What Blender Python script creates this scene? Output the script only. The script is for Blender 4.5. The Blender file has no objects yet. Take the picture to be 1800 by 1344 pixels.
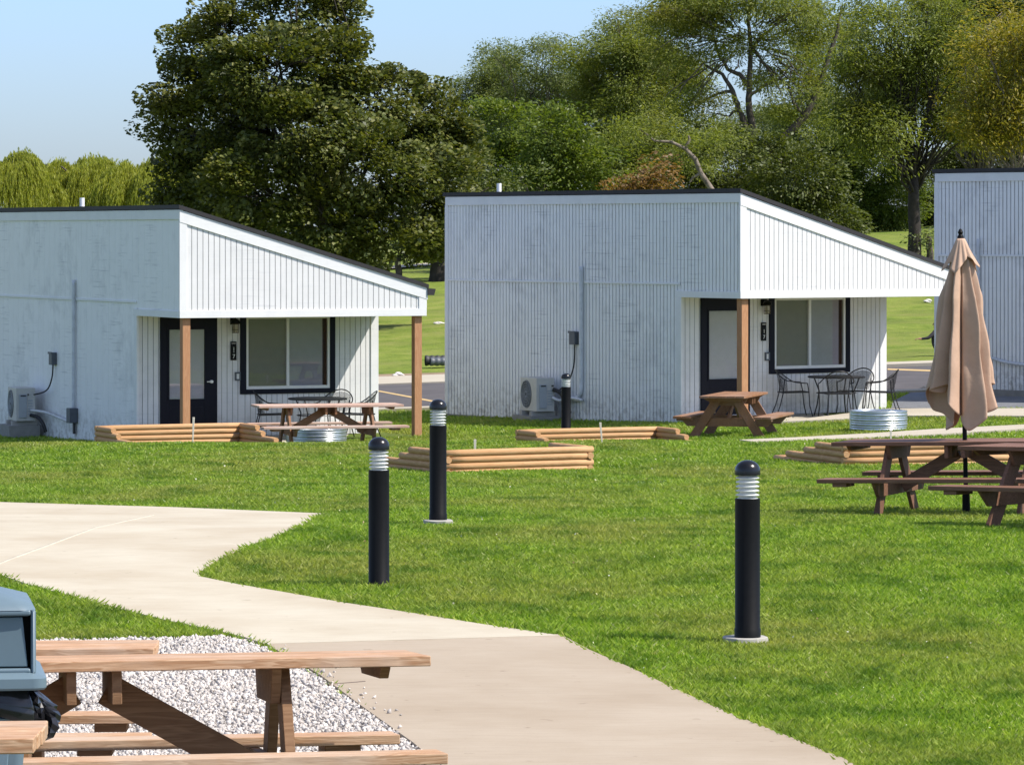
import bpy, bmesh, math, random
import numpy as np
from mathutils import Vector, Matrix, geometry
R = math.radians
random.seed(7)
rng = np.random.default_rng(11)
SC = bpy.context.scene
COL = SC.collection

# ------------------------------------------------------------------ camera, sky, sun, exposure
HC, FPX, CX, HY = 2.5, 7000.0, 900.0, 410.0        # eye height, focal length in photo pixels, horizon row
cam_d = bpy.data.cameras.new("camera")
cam = bpy.data.objects.new("camera", cam_d)
COL.objects.link(cam)
cam.location = (0, 0, HC)
cam.rotation_euler = (R(90), 0, 0)
cam_d.sensor_width = 36.0
cam_d.lens = FPX / 1800.0 * 36.0
cam_d.shift_y = -(672.0 - HY) / 1800.0
cam_d.clip_start, cam_d.clip_end = 0.5, 6000.0
SC.camera = cam

SUN = Vector((0.75, -0.23, 1.0)).normalized()       # towards the sun
world = bpy.data.worlds.new("World")
SC.world = world
world.use_nodes = True
wn = world.node_tree
sky = wn.nodes.new("ShaderNodeTexSky")
sky.sky_type = 'NISHITA'
sky.sun_disc = False
sky.sun_elevation = math.asin(SUN.z)
sky.sun_rotation = math.atan2(SUN.x, SUN.y)
sky.altitude = 200.0
sky.air_density, sky.dust_density, sky.ozone_density = 1.0, 0.6, 1.6
# clear blue low in the sky, neutral overhead (depends on direction only)
wc = wn.nodes.new("ShaderNodeTexCoord")
wsep = wn.nodes.new("ShaderNodeSeparateXYZ")
wn.links.new(wc.outputs["Generated"], wsep.inputs[0])
wr = wn.nodes.new("ShaderNodeValToRGB")
wr.color_ramp.elements[0].position, wr.color_ramp.elements[0].color = 0.0, (.42, .50, .74, 1)
wr.color_ramp.elements[1].position, wr.color_ramp.elements[1].color = 0.40, (1.28, 1.06, .98, 1)
e = wr.color_ramp.elements.new(.07)
e.color = (.55, .66, .93, 1)
wn.links.new(wsep.outputs[2], wr.inputs[0])
tint = wn.nodes.new("ShaderNodeMix")
tint.data_type, tint.blend_type = 'RGBA', 'MULTIPLY'
tint.inputs[0].default_value = 1.0
wn.links.new(sky.outputs[0], tint.inputs[6])
wn.links.new(wr.outputs[0], tint.inputs[7])
wn.links.new(tint.outputs[2], wn.nodes["Background"].inputs[0])
wn.nodes["Background"].inputs[1].default_value = 0.145
sd = bpy.data.lights.new("sun", 'SUN')
sd.energy, sd.angle, sd.color = 4.3, R(0.5), (1.0, 0.95, 0.87)
sun = bpy.data.objects.new("sun", sd)
COL.objects.link(sun)
sun.rotation_euler = SUN.to_track_quat('Z', 'Y').to_euler()
vs = SC.view_settings
vs.view_transform, vs.look, vs.gamma, vs.exposure, vs.use_curve_mapping = 'Standard', 'None', 1.0, 0.55, False
SC.cycles.max_bounces = 6
SC.cycles.transparent_max_bounces = 8

# ------------------------------------------------------------------ terrain
TY = [-50, 4, 8, 14, 17, 19, 30, 34, 38, 44, 50, 55, 60, 64, 68, 80, 100, 110, 130, 150, 180, 220, 300, 900, 4000]
TZ = [0.9, 0.9, .63, .21, .03, 0, 0, -.05, -.20, -.36, -.53, -.62, -.70, -.86, -.99, -1.0, -1.0, -.85, -.1, .83, 1.6, 2.15, 2.45, 2.5, 2.5]
def g(x, y):
    r = np.clip((np.asarray(y, float) - 60) / 8, 0, 1)
    r = r * r * (3 - 2 * r)
    return np.interp(y, TY, TZ) + .035 * np.clip(x, -30, 30) * r
def gf(x, y): return float(g(x, y))
def P(px, py, Y):
    return Vector(((px - CX) * Y / FPX, Y, HC - (py - HY) * Y / FPX))
def gp(px, py):
    ys = np.concatenate([np.arange(5, 130, .05), np.arange(130, 400, .5)])
    xs = (px - CX) * ys / FPX
    zr = HC - (py - HY) * ys / FPX
    i = int(np.argmax(zr < g(xs, ys)))
    return (float(xs[i]), float(ys[i]))

# ------------------------------------------------------------------ object helpers
def link(o):
    COL.objects.link(o)
    return o
def tag(o, label=None, cat=None, group=None, kind=None):
    if label: o["label"] = label
    if cat: o["category"] = cat
    if group: o["group"] = group
    if kind: o["kind"] = kind
    return o
def thing(name, label, cat, loc=(0, 0, 0), rz=0.0, group=None, rx=0.0, ry=0.0):
    o = link(bpy.data.objects.new(name, None))
    o.empty_display_size = .1
    o.location = loc
    o.rotation_euler = (rx, ry, rz)
    return tag(o, label, cat, group)
def copy_tree(o, parent=None):
    c = o.copy()
    COL.objects.link(c)
    if parent is not None: c.parent = parent
    for ch in list(o.children): copy_tree(ch, c)
    return c

class MB:
    def __init__(s): s.v, s.f = [], []
    def add(s, vs_, fs):
        n = len(s.v)
        s.v += [tuple(v) for v in vs_]
        s.f += [tuple(i + n for i in f) for f in fs]
        return s
    def box(s, x0, x1, y0, y1, z0, z1):
        return s.add([(x0, y0, z0), (x1, y0, z0), (x1, y1, z0), (x0, y1, z0), (x0, y0, z1), (x1, y0, z1), (x1, y1, z1), (x0, y1, z1)],
                     [(0, 3, 2, 1), (4, 5, 6, 7), (0, 1, 5, 4), (1, 2, 6, 5), (2, 3, 7, 6), (3, 0, 4, 7)])
    def bar(s, a, b, w, h, up=(0, 0, 1)):
        """rectangular bar from a to b, w across, h along up"""
        a, b = Vector(a), Vector(b)
        d = (b - a).normalized()
        sx = d.cross(Vector(up)).normalized() * (w / 2)
        sz = sx.cross(d).normalized() * (h / 2)
        vs_ = [a - sx - sz, a + sx - sz, a + sx + sz, a - sx + sz, b - sx - sz, b + sx - sz, b + sx + sz, b - sx + sz]
        return s.add(vs_, [(0, 1, 2, 3), (7, 6, 5, 4), (0, 4, 5, 1), (1, 5, 6, 2), (2, 6, 7, 3), (3, 7, 4, 0)])
    def tube(s, pts, r, n=8, cap=True):
        pts = [Vector(p) for p in pts]
        rs = r if isinstance(r, (list, tuple)) else [r] * len(pts)
        t0 = (pts[1] - pts[0]).normalized()
        ref = Vector((0, 0, 1)) if abs(t0.z) < .9 else Vector((1, 0, 0))
        nx = t0.cross(ref).normalized()
        base = len(s.v)
        for i, p in enumerate(pts):
            t = (pts[min(i + 1, len(pts) - 1)] - pts[max(i - 1, 0)]).normalized()
            nx = (nx - t * nx.dot(t)).normalized()
            ny = t.cross(nx)
            for k in range(n):
                a = 2 * math.pi * k / n
                s.v.append(tuple(p + (nx * math.cos(a) + ny * math.sin(a)) * rs[i]))
        for i in range(len(pts) - 1):
            for k in range(n):
                a, b = base + i * n + k, base + i * n + (k + 1) % n
                s.f.append((a, b, b + n, a + n))
        if cap:
            s.f.append(tuple(base + k for k in reversed(range(n))))
            s.f.append(tuple(base + (len(pts) - 1) * n + k for k in range(n)))
        return s
    def lathe(s, prof, n=32, c=(0, 0, 0), cap=True):
        base = len(s.v)
        for r, z in prof:
            for k in range(n):
                a = 2 * math.pi * k / n
                s.v.append((c[0] + r * math.cos(a), c[1] + r * math.sin(a), c[2] + z))
        for i in range(len(prof) - 1):
            for k in range(n):
                a, b = base + i * n + k, base + i * n + (k + 1) % n
                s.f.append((a, b, b + n, a + n))
        if cap:
            s.f.append(tuple(base + k for k in reversed(range(n))))
            s.f.append(tuple(base + (len(prof) - 1) * n + k for k in range(n)))
        return s
    def build(s, name, mat, parent=None, smooth=False, bevel=0, label=None):
        me = bpy.data.meshes.new(name)
        me.from_pydata([tuple(v) for v in s.v], [], s.f)
        me.validate()
        if mat: me.materials.append(mat)
        if smooth:
            me.polygons.foreach_set("use_smooth", [True] * len(me.polygons))
        o = link(bpy.data.objects.new(name, me))
        if smooth == 'auto':
            me.set_sharp_from_angle(angle=R(40))
        if bevel:
            m = o.modifiers.new("bevel", 'BEVEL')
            m.width, m.segments, m.limit_method, m.angle_limit = bevel, 2, 'ANGLE', R(40)
            me.polygons.foreach_set("use_smooth", [True] * len(me.polygons))
            m.harden_normals = True
        if parent is not None: o.parent = parent
        if label: o["label"] = label
        return o
def raw(name, verts, faces_n, mat, parent=None, smooth=False):
    """big mesh from numpy: verts (N, k, 3), k corners for each separate face"""
    n, k = verts.shape[:2]
    me = bpy.data.meshes.new(name)
    me.vertices.add(n * k)
    me.vertices.foreach_set("co", verts.astype(np.float32).ravel())
    me.loops.add(n * k)
    me.loops.foreach_set("vertex_index", np.arange(n * k, dtype=np.int32))
    me.polygons.add(n)
    me.polygons.foreach_set("loop_start", np.arange(0, n * k, k, dtype=np.int32))
    me.polygons.foreach_set("loop_total", np.full(n, k, dtype=np.int32))
    me.update()
    me.materials.append(mat)
    o = link(bpy.data.objects.new(name, me))
    if parent is not None: o.parent = parent
    return o

# ------------------------------------------------------------------ materials
class NT:
    def __init__(s, name):
        s.m = bpy.data.materials.new(name)
        s.m.use_nodes = True
        s.t = s.m.node_tree
        s.b = s.t.nodes["Principled BSDF"]
        s.o = s.t.nodes["Material Output"]
    def n(s, typ, **kw):
        nd = s.t.nodes.new("ShaderNode" + typ)
        for k, v in kw.items():
            if k[0] == "i" and k[1:].isdigit(): nd.inputs[int(k[1:])].default_value = v
            else: setattr(nd, k, v)
        return nd
    def l(s, a, b): s.t.links.new(a, b)
    def coord(s, scale=(1, 1, 1), rot=(0, 0, 0), loc=(0, 0, 0), src="Object"):
        c = s.n("TexCoord")
        m = s.n("Mapping")
        m.inputs["Scale"].default_value = scale
        m.inputs["Rotation"].default_value = rot
        m.inputs["Location"].default_value = loc
        s.l(c.outputs[src], m.inputs["Vector"])
        return m.outputs[0]
    def noise(s, vec, scale=5, detail=4, rough=.55, dist=0):
        nd = s.n("TexNoise")
        nd.inputs["Scale"].default_value, nd.inputs["Detail"].default_value = scale, detail
        nd.inputs["Roughness"].default_value, nd.inputs["Distortion"].default_value = rough, dist
        if vec is not None: s.l(vec, nd.inputs["Vector"])
        return nd.outputs["Fac"]
    def ramp(s, fac, stops):
        nd = s.n("ValToRGB")
        e = nd.color_ramp.elements
        while len(e) < len(stops): e.new(.5)
        for i, (p, c) in enumerate(stops):
            e[i].position = p
            e[i].color = (*c, 1) if len(c) == 3 else c
        s.l(fac, nd.inputs[0])
        return nd.outputs[0]
    def mix(s, fac, a, b, mode='MIX'):
        nd = s.n("Mix", data_type='RGBA', blend_type=mode)
        if isinstance(fac, (int, float)): nd.inputs[0].default_value = fac
        else: s.l(fac, nd.inputs[0])
        for i, v in ((6, a), (7, b)):
            if isinstance(v, tuple): nd.inputs[i].default_value = (*v, 1)
            else: s.l(v, nd.inputs[i])
        return nd.outputs[2]
    def math(s, op, a, b=0.0, clamp=False):
        nd = s.n("Math", operation=op, use_clamp=clamp)
        for i, v in ((0, a), (1, b)):
            if isinstance(v, (int, float)): nd.inputs[i].default_value = v
            else: s.l(v, nd.inputs[i])
        return nd.outputs[0]
    def bump(s, h, strength=.3, dist=.01):
        nd = s.n("Bump")
        nd.inputs["Strength"].default_value, nd.inputs["Distance"].default_value = strength, dist
        s.l(h, nd.inputs["Height"])
        s.l(nd.outputs[0], s.b.inputs["Normal"])
    def col(s, c):
        if isinstance(c, tuple): s.b.inputs["Base Color"].default_value = (*c, 1)
        else: s.l(c, s.b.inputs["Base Color"])
        return s
    def set(s, **kw):
        for k, v in kw.items():
            s.b.inputs[{"rough": "Roughness", "metal": "Metallic", "coat": "Coat Weight", "spec": "Specular IOR Level",
                        "trans": "Transmission Weight", "ior": "IOR", "alpha": "Alpha"}[k]].default_value = v
        return s

def plain(name, c, rough=.5, metal=0, var=.12, scale=8, spec=.5, bump=0):
    t = NT(name)
    f = t.noise(t.coord(), scale, 5, .6)
    t.col(t.ramp(f, [(.3, tuple(x * (1 - var) for x in c)), (.7, tuple(min(1, x * (1 + var)) for x in c))]))
    t.set(rough=rough, metal=metal, spec=spec)
    if bump: t.bump(f, bump, .01)
    return t.m

def wood(name, c1, c2, knots=True, scale=1.0, axis='X', rough=.72, grey=None):
    """boards with the grain along one axis; every separate board starts elsewhere in the grain"""
    t = NT(name)
    sc = {'X': (.35, 4, 4), 'Y': (4, .35, 4), 'Z': (4, 4, .35)}[axis]
    geo = t.n("NewGeometry")
    tc = t.n("TexCoord")
    add = t.n("VectorMath", operation='ADD')
    mul = t.n("VectorMath", operation='SCALE')
    cmb = t.n("CombineXYZ")
    for i in range(3): t.l(geo.outputs["Random Per Island"], cmb.inputs[i])
    t.l(cmb.outputs[0], mul.inputs[0])
    mul.inputs["Scale"].default_value = 17.0
    t.l(tc.outputs["Object"], add.inputs[0])
    t.l(mul.outputs[0], add.inputs[1])
    mp = t.n("Mapping")
    mp.inputs["Scale"].default_value = tuple(x * scale for x in sc)
    t.l(add.outputs[0], mp.inputs[0])
    n1 = t.noise(mp.outputs[0], 3.2, 3, .5, .6)
    rings = t.math('FRACT', t.math('MULTIPLY', n1, 9.0))
    fine = t.noise(mp.outputs[0], 30, 4, .7)
    base = t.ramp(rings, [(0, c1), (.35, tuple((a + b) / 2 for a, b in zip(c1, c2))), (.8, c2), (1, c1)])
    dark = tuple(x * .55 for x in c2)
    base = t.mix(t.math('MULTIPLY', t.math('SUBTRACT', fine, .5, True), 1.6), base, dark)
    if knots:
        v = t.n("TexVoronoi", feature='F1')
        v.inputs["Scale"].default_value = .8
        t.l(mp.outputs[0], v.inputs["Vector"])
        k = t.ramp(v.outputs["Distance"], [(.05, (1, 1, 1)), (.10, (0, 0, 0))])
        base = t.mix(k, base, tuple(x * .35 for x in c2))
    rnd = t.ramp(geo.outputs["Random Per Island"], [(0, (.82, .82, .82)), (1, (1.08, 1.08, 1.08))])
    base = t.mix(1.0, base, rnd, 'MULTIPLY')
    if grey:
        w = t.noise(t.coord((.8, .8, .8)), 2.3, 3, .6)
        base = t.mix(t.ramp(w, [(.42, (0, 0, 0)), (.68, (.75, .75, .75))]), base, grey)
    t.col(base).set(rough=rough, spec=.25)
    t.bump(fine, .35, .004)
    return t.m

def siding_mat(name, scuff=1.0, base=(.80, .80, .79), axis='Y', dirt=(.36, .39, .44)):
    """white paint over grooved plywood with worn grey scuffs and checking"""
    t = NT(name)
    c = t.coord()
    big = t.noise(c, .55, 4, .6)
    mid = t.noise(c, 2.6, 5, .65)
    sc = (1, 1, 1)
    hv = t.noise(t.coord((.45, .45, 13)), 2.4, 3, .6)             # horizontal checks
    vv = t.noise(t.coord((9, 9, .55)), 2.2, 4, .6)              # vertical streaks
    patch = t.ramp(t.noise(t.coord((.8, .8, .45), loc=(3.1, 7.7, 1.2)), 1.0, 2, .5), [(.47, (0, 0, 0)), (.58, (1, 1, 1))])
    hc = t.math('MULTIPLY', t.ramp(hv, [(.58, (0, 0, 0)), (.67, (1, 1, 1))]), patch)
    vc = t.ramp(vv, [(.60, (0, 0, 0)), (.74, (1, 1, 1))])
    smudge = t.ramp(t.math('MULTIPLY', big, mid), [(.27, (0, 0, 0)), (.42, (1, 1, 1))])
    a = t.mix(t.ramp(mid, [(.3, (0, 0, 0)), (.7, (1, 1, 1))]), base, tuple(x * .93 for x in base))
    a = t.mix(t.math('MULTIPLY', smudge, .28 * scuff), a, dirt)
    a = t.mix(t.math('MULTIPLY', hc, .42 * scuff), a, dirt)
    a = t.mix(t.math('MULTIPLY', vc, .30 * scuff), a, dirt)
    sep = t.n("SeparateXYZ")
    tc = t.n("TexCoord")
    t.l(tc.outputs["Object"], sep.inputs[0])
    low = t.math('SUBTRACT', .55, sep.outputs[2], True)
    sp = t.math('MULTIPLY', t.ramp(t.noise(c, 7, 4, .7), [(.45, (0, 0, 0)), (.62, (1, 1, 1))]), low)
    a = t.mix(t.math('MULTIPLY', sp, 1.0), a, (.30, .27, .22))      # splashed soil near the ground
    t.col(a).set(rough=.62, spec=.3)
    t.bump(t.math('ADD', mid, t.math('MULTIPLY', hv, .8)), .18, .01)
    return t.m

def leaf_mat(name, stops, trans=.35, rough=.5, spec=.35, patch=None):
    t = NT(name)
    geo = t.n("NewGeometry")
    c = t.ramp(geo.outputs["Random Per Island"], stops)
    if patch:
        f = t.noise(t.coord(), patch[1], 3, .55)
        c = t.mix(t.ramp(f, [(patch[2], (0, 0, 0)), (patch[3], (1, 1, 1))]), c, patch[0])
    t.col(c).set(rough=rough, spec=spec)
    tr = t.n("BsdfTranslucent")
    t.l(t.mix(1.0, c, (1.5, 1.5, .6), 'MULTIPLY'), tr.inputs[0])
    mx = t.n("MixShader")
    mx.inputs[0].default_value = trans
    t.l(t.b.outputs[0], mx.inputs[1])
    t.l(tr.outputs[0], mx.inputs[2])
    t.l(mx.outputs[0], t.o.inputs[0])
    return t.m

M = {}
M['siding'] = siding_mat("white_siding_front", .55, (.75, .745, .735))
M['siding_side'] = siding_mat("worn_white_siding", 1.0, (.86, .855, .84), dirt=(.37, .38, .40))
M['trim'] = siding_mat("white_trim_boards", .25, (.78, .78, .77))
M['soffit'] = plain("white_soffit", (.72, .71, .68), .6)
M['groove_front'] = plain("thin_siding_groove", (.38, .38, .37), .8, var=.2, scale=3)  # groove floors are coloured darker than the boards to deepen their shade
M['groove'] = plain("shaded_siding_groove", (.24, .24, .25), .8, var=.25, scale=3)  # darkest floor colour, strengthens the shade lines of the ribbed walls
M['groove_soft'] = plain("soft_shaded_groove", (.56, .57, .58), .8, var=.2, scale=3)  # weaker groove shade in the colour, for the smooth side wall
M['roof'] = plain("dark_roof_membrane", (.022, .02, .022), .7)
M['navy'] = plain("navy_black_paint", (.003, .0032, .010), .45, spec=.2)
M['blind'] = plain("grey_roller_blind", (.58, .55, .60), .8, var=.04)
M['frame_white'] = plain("white_vinyl_frame", (.74, .73, .70), .4, var=.04)
M['concrete_foot'] = plain("grey_footing", (.25, .24, .22), .9)
M['post'] = wood("cedar_post", (.50, .27, .14), (.42, .205, .10), axis='Z', scale=1.0)
M['log'] = wood("peeled_timber", (.60, .37, .19), (.50, .27, .12), axis='X', rough=.75)
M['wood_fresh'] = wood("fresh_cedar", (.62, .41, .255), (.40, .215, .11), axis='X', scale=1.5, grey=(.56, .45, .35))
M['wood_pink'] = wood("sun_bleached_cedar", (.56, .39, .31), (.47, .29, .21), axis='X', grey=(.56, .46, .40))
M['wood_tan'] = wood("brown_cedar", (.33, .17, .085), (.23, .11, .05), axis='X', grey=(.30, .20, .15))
M['wood_shade'] = wood("shaded_cedar_under", (.27, .155, .08), (.19, .10, .048), axis='X')  # darker copy of the cedar, shade below the tabletop put into its colour
M['wood_dark'] = wood("dark_brown_stain", (.25, .128, .080), (.165, .083, .052), axis='X', knots=False, rough=.6)
M['black'] = plain("black_powder_coat", (.0055, .0055, .0060), .5, var=.2, scale=30, spec=.15)
M['black_gloss'] = plain("black_dome_enamel", (.006, .006, .0065), .22, var=.1, spec=.5)
M['wire'] = plain("black_wire_iron", (.012, .012, .014), .45)
M['louver'] = plain("silver_louvre", (.80, .80, .78), .35, metal=.1, var=.03)
M['pad'] = plain("pale_concrete_pad", (.38, .36, .32), .9, bump=.4)
M['zinc'] = plain("galvanised_steel", (.60, .65, .68), .28, metal=.85, var=.12, scale=14)
M['grey_box'] = plain("grey_utility_box", (.085, .095, .11), .5)
M['conduit'] = plain("grey_conduit", (.58, .60, .63), .45)
M['ac'] = plain("cream_metal_casing", (.52, .50, .46), .5, var=.05)
M['ac_grey'] = plain("grey_metal_casing", (.36, .38, .40), .5, var=.05)
M['dark_grille'] = plain("dark_fan_grille", (.035, .034, .034), .6)
M['cable'] = plain("black_cable", (.012, .012, .014), .5)
M['pipe_wrap'] = plain("white_pipe_wrap", (.6, .6, .6), .6)
M['pvc'] = plain("white_pvc", (.85, .85, .84), .35, var=.02)
M['brass'] = plain("weathered_brass", (.10, .075, .05), .5, metal=.4)
M['lamp_glass'] = plain("frosted_lamp_glass", (.45, .40, .30), .2)
M['stake'] = plain("pale_stake", (.74, .66, .54), .8)
M['bark'] = plain("grey_brown_bark", (.085, .068, .055), .9, var=.45, scale=5, bump=.8)
M['bark_pale'] = plain("pale_bark", (.20, .165, .135), .9, var=.45, scale=5, bump=.8)
M['bark_dark'] = plain("dark_bark", (.035, .028, .024), .95, var=.4, scale=5, bump=.8)
M['canvas'] = plain("tan_canvas", (.50, .335, .235), .85, var=.06, scale=9, bump=.5)
M['bin'] = plain("blue_grey_plastic", (.125, .180, .215), .42, var=.06, scale=4, bump=.05)
M['bag'] = plain("black_bin_bag", (.012, .012, .014), .25)
M['rock'] = plain("white_rock", (.62, .58, .54), .9, var=.2, scale=6, bump=.8)

def glass_mat():
    t = NT("window_glass_over_blind")
    t.col((.028, .030, .030)).set(rough=.03, spec=.9)
    return t.m
M['glass'] = glass_mat()
def pane_mat(name="clear_glass_pane", k=1.0):
    t = NT(name)
    t.col((1, 1, 1)).set(rough=.0, spec=.5)
    tr = t.n("BsdfTransparent")
    tr.inputs[0].default_value = (.93, .94, .94, 1)
    gl = t.n("BsdfGlossy")
    gl.inputs["Roughness"].default_value = .02
    mx = t.n("MixShader")
    lw = t.n("LayerWeight")
    lw.inputs[0].default_value = .5
    t.l(t.math('MULTIPLY', t.math('ADD', t.math('MULTIPLY', t.math('POWER', lw.outputs["Facing"], 4.0), .85), .07), k), mx.inputs[0])
    t.l(tr.outputs[0], mx.inputs[1])
    t.l(gl.outputs[0], mx.inputs[2])
    t.l(mx.outputs[0], t.o.inputs[0])
    return t.m
M['pane'] = pane_mat()
M['lens'] = pane_mat('clear_lens', .25)

def lawn_mat():
    t = NT("lawn_soil_and_turf")
    c = t.coord()
    f = t.noise(c, 9, 5, .7)
    b = t.noise(c, .35, 4, .6)
    near = t.ramp(f, [(.3, (.035, .065, .012)), (.7, (.085, .14, .022))])
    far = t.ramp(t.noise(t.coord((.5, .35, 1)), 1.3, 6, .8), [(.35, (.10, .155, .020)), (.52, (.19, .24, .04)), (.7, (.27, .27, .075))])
    sep = t.n("SeparateXYZ")
    tc = t.n("TexCoord")
    t.l(tc.outputs["Object"], sep.inputs[0])
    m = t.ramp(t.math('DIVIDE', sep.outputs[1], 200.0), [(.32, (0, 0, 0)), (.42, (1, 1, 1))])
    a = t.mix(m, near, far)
    a = t.mix(t.ramp(b, [(.45, (0, 0, 0)), (.65, (.5, .5, .5))]), a, (.16, .17, .05))
    t.col(a).set(rough=.95, spec=.1)
    t.bump(f, .9, .05)
    return t.m
M['lawn'] = lawn_mat()
def grass_mat():
    t = NT("grass_blades")
    geo = t.n("NewGeometry")
    c = t.ramp(geo.outputs["Random Per Island"], [(0, (.145, .245, .022)), (.45, (.255, .385, .036)), (.85, (.37, .48, .070)), (.955, (.38, .44, .11)), (1, (.55, .55, .28))])
    co = t.coord((1, .55, 1))
    big = t.noise(co, .42, 4, .6)
    c = t.mix(t.ramp(big, [(.44, (0, 0, 0)), (.64, (.75, .75, .75))]), c, (.36, .36, .095))
    m2 = t.noise(co, 1.7, 4, .65)
    c = t.mix(t.ramp(m2, [(.48, (0, 0, 0)), (.66, (.8, .8, .8))]), c, (.085, .185, .014))
    t.col(c).set(rough=.45, spec=.35)
    tr = t.n("BsdfTranslucent")
    t.l(t.mix(1.0, c, (1.35, 1.4, .6), 'MULTIPLY'), tr.inputs[0])
    mx = t.n("MixShader")
    mx.inputs[0].default_value = .42
    t.l(t.b.outputs[0], mx.inputs[1])
    t.l(tr.outputs[0], mx.inputs[2])
    t.l(mx.outputs[0], t.o.inputs[0])
    return t.m
M['grass'] = grass_mat()
def concrete(name, c, tint, streak=True):
    t = NT(name)
    co = t.coord()
    f = t.noise(co, 60, 4, .7)
    b = t.noise(co, .6, 5, .65)
    br = t.noise(t.coord((1.2, 22, 1), rot=(0, 0, R(12))), 2.0, 4, .6)
    a = t.mix(t.ramp(b, [(.35, (0, 0, 0)), (.65, (1, 1, 1))]), c, tint)
    a = t.mix(t.math('MULTIPLY', t.ramp(br, [(.5, (0, 0, 0)), (.75, (1, 1, 1))]), .35), a, tuple(x * .72 for x in tint))
    a = t.mix(t.math('MULTIPLY', t.ramp(f, [(.55, (0, 0, 0)), (.75, (1, 1, 1))]), .35), a, tuple(x * .62 for x in c))
    sp = t.noise(co, 7, 3, .5)
    a = t.mix(t.ramp(sp, [(.70, (0, 0, 0)), (.76, (.6, .6, .6))]), a, (.22, .17, .12))
    t.col(a).set(rough=.88, spec=.2)
    t.bump(t.math('ADD', f, br), .25, .004)
    return t.m
M['concrete'] = concrete("broom_finished_concrete", (.53, .48, .375), (.44, .375, .275))
M['concrete_new'] = concrete("newer_concrete", (.42, .35, .265), (.355, .285, .205))
M['concrete_far'] = concrete("pale_concrete", (.48, .43, .34), (.44, .39, .30))
M['asphalt'] = plain("asphalt", (.085, .075, .072), .9, var=.25, scale=1.2)
M['asphalt_pale'] = plain("fine_grey_gravel_paving", (.15, .155, .165), .95, var=.2, scale=4, bump=.5)
M['paint_yellow'] = plain("worn_yellow_paint", (.55, .38, .16), .8)
M['gravel_base'] = plain("gravel_bed", (.30, .27, .24), .95, var=.35, scale=60, bump=.9)

# ------------------------------------------------------------------ ground and paving
def ground_sheet():
    xs = np.unique(np.concatenate([np.linspace(-3000, -60, 14), np.arange(-60, 60.1, 2.0), np.linspace(60, 3000, 14)]))
    ys = np.unique(np.concatenate([np.arange(-40, 4, 8), np.arange(4, 80, .5), np.arange(80, 240, 4), np.linspace(240, 4000, 24)]))
    X, Y = np.meshgrid(xs, ys)
    Z = g(X, Y) + np.where(Y > 104, .10 * np.sin(X * .23 + Y * .11) * np.sin(Y * .17), 0)
    v = np.stack([X, Y, Z], -1).reshape(-1, 3)
    nx = len(xs)
    f = [(j * nx + i, j * nx + i + 1, (j + 1) * nx + i + 1, (j + 1) * nx + i) for j in range(len(ys) - 1) for i in range(nx - 1)]
    me = bpy.data.meshes.new("ground")
    me.from_pydata(v.tolist(), [], f)
    me.materials.append(M['lawn'])
    me.polygons.foreach_set("use_smooth", [True] * len(f))
    return tag(link(bpy.data.objects.new("ground", me)), kind="structure")
ground_sheet()

def drape(name, poly, mat, off=.02, skirt=.12, step=1.0, kind="structure", parent=None, jit=0):
    """a paved sheet laid on the terrain with real edges"""
    bm = bmesh.new()
    pts = []
    for i, p in enumerate(poly):
        q = poly[(i + 1) % len(poly)]
        n = max(1, int(math.hypot(q[0] - p[0], q[1] - p[1]) / .5)) if jit else 1
        for k in range(n):
            t_ = k / n
            j = jit if (k and jit) else 0
            pts.append((p[0] + (q[0] - p[0]) * t_ + random.uniform(-j, j), p[1] + (q[1] - p[1]) * t_ + random.uniform(-j, j)))
    vs_ = [bm.verts.new((x, y, 0)) for x, y in pts]
    bm.faces.new(vs_)
    bmesh.ops.triangulate(bm, faces=bm.faces[:])
    y0, y1 = min(p[1] for p in pts), max(p[1] for p in pts)
    x0, x1 = min(p[0] for p in pts), max(p[0] for p in pts)
    y = math.floor(y0) + step
    while y < y1:
        bmesh.ops.bisect_plane(bm, geom=bm.verts[:] + bm.edges[:] + bm.faces[:], plane_co=(0, y, 0), plane_no=(0, 1, 0))
        y += step
    x = math.floor(x0) + 2
    while x < x1:
        bmesh.ops.bisect_plane(bm, geom=bm.verts[:] + bm.edges[:] + bm.faces[:], plane_co=(x, 0, 0), plane_no=(1, 0, 0))
        x += 2
    if skirt:
        be = [e for e in bm.edges if len(e.link_faces) == 1]
        r = bmesh.ops.extrude_edge_only(bm, edges=be)
        low = {v for v in r['geom'] if isinstance(v, bmesh.types.BMVert)}
    else: low = set()
    for v in bm.verts:
        v.co.z = gf(v.co.x, v.co.y) + (off - skirt if v in low else off)
    bmesh.ops.recalc_face_normals(bm, faces=bm.faces[:])
    me = bpy.data.meshes.new(name)
    bm.to_mesh(me)
    bm.free()
    me.materials.append(mat)
    o = link(bpy.data.objects.new(name, me))
    if kind: o["kind"] = kind
    if parent: o.parent = parent
    return o

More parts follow.
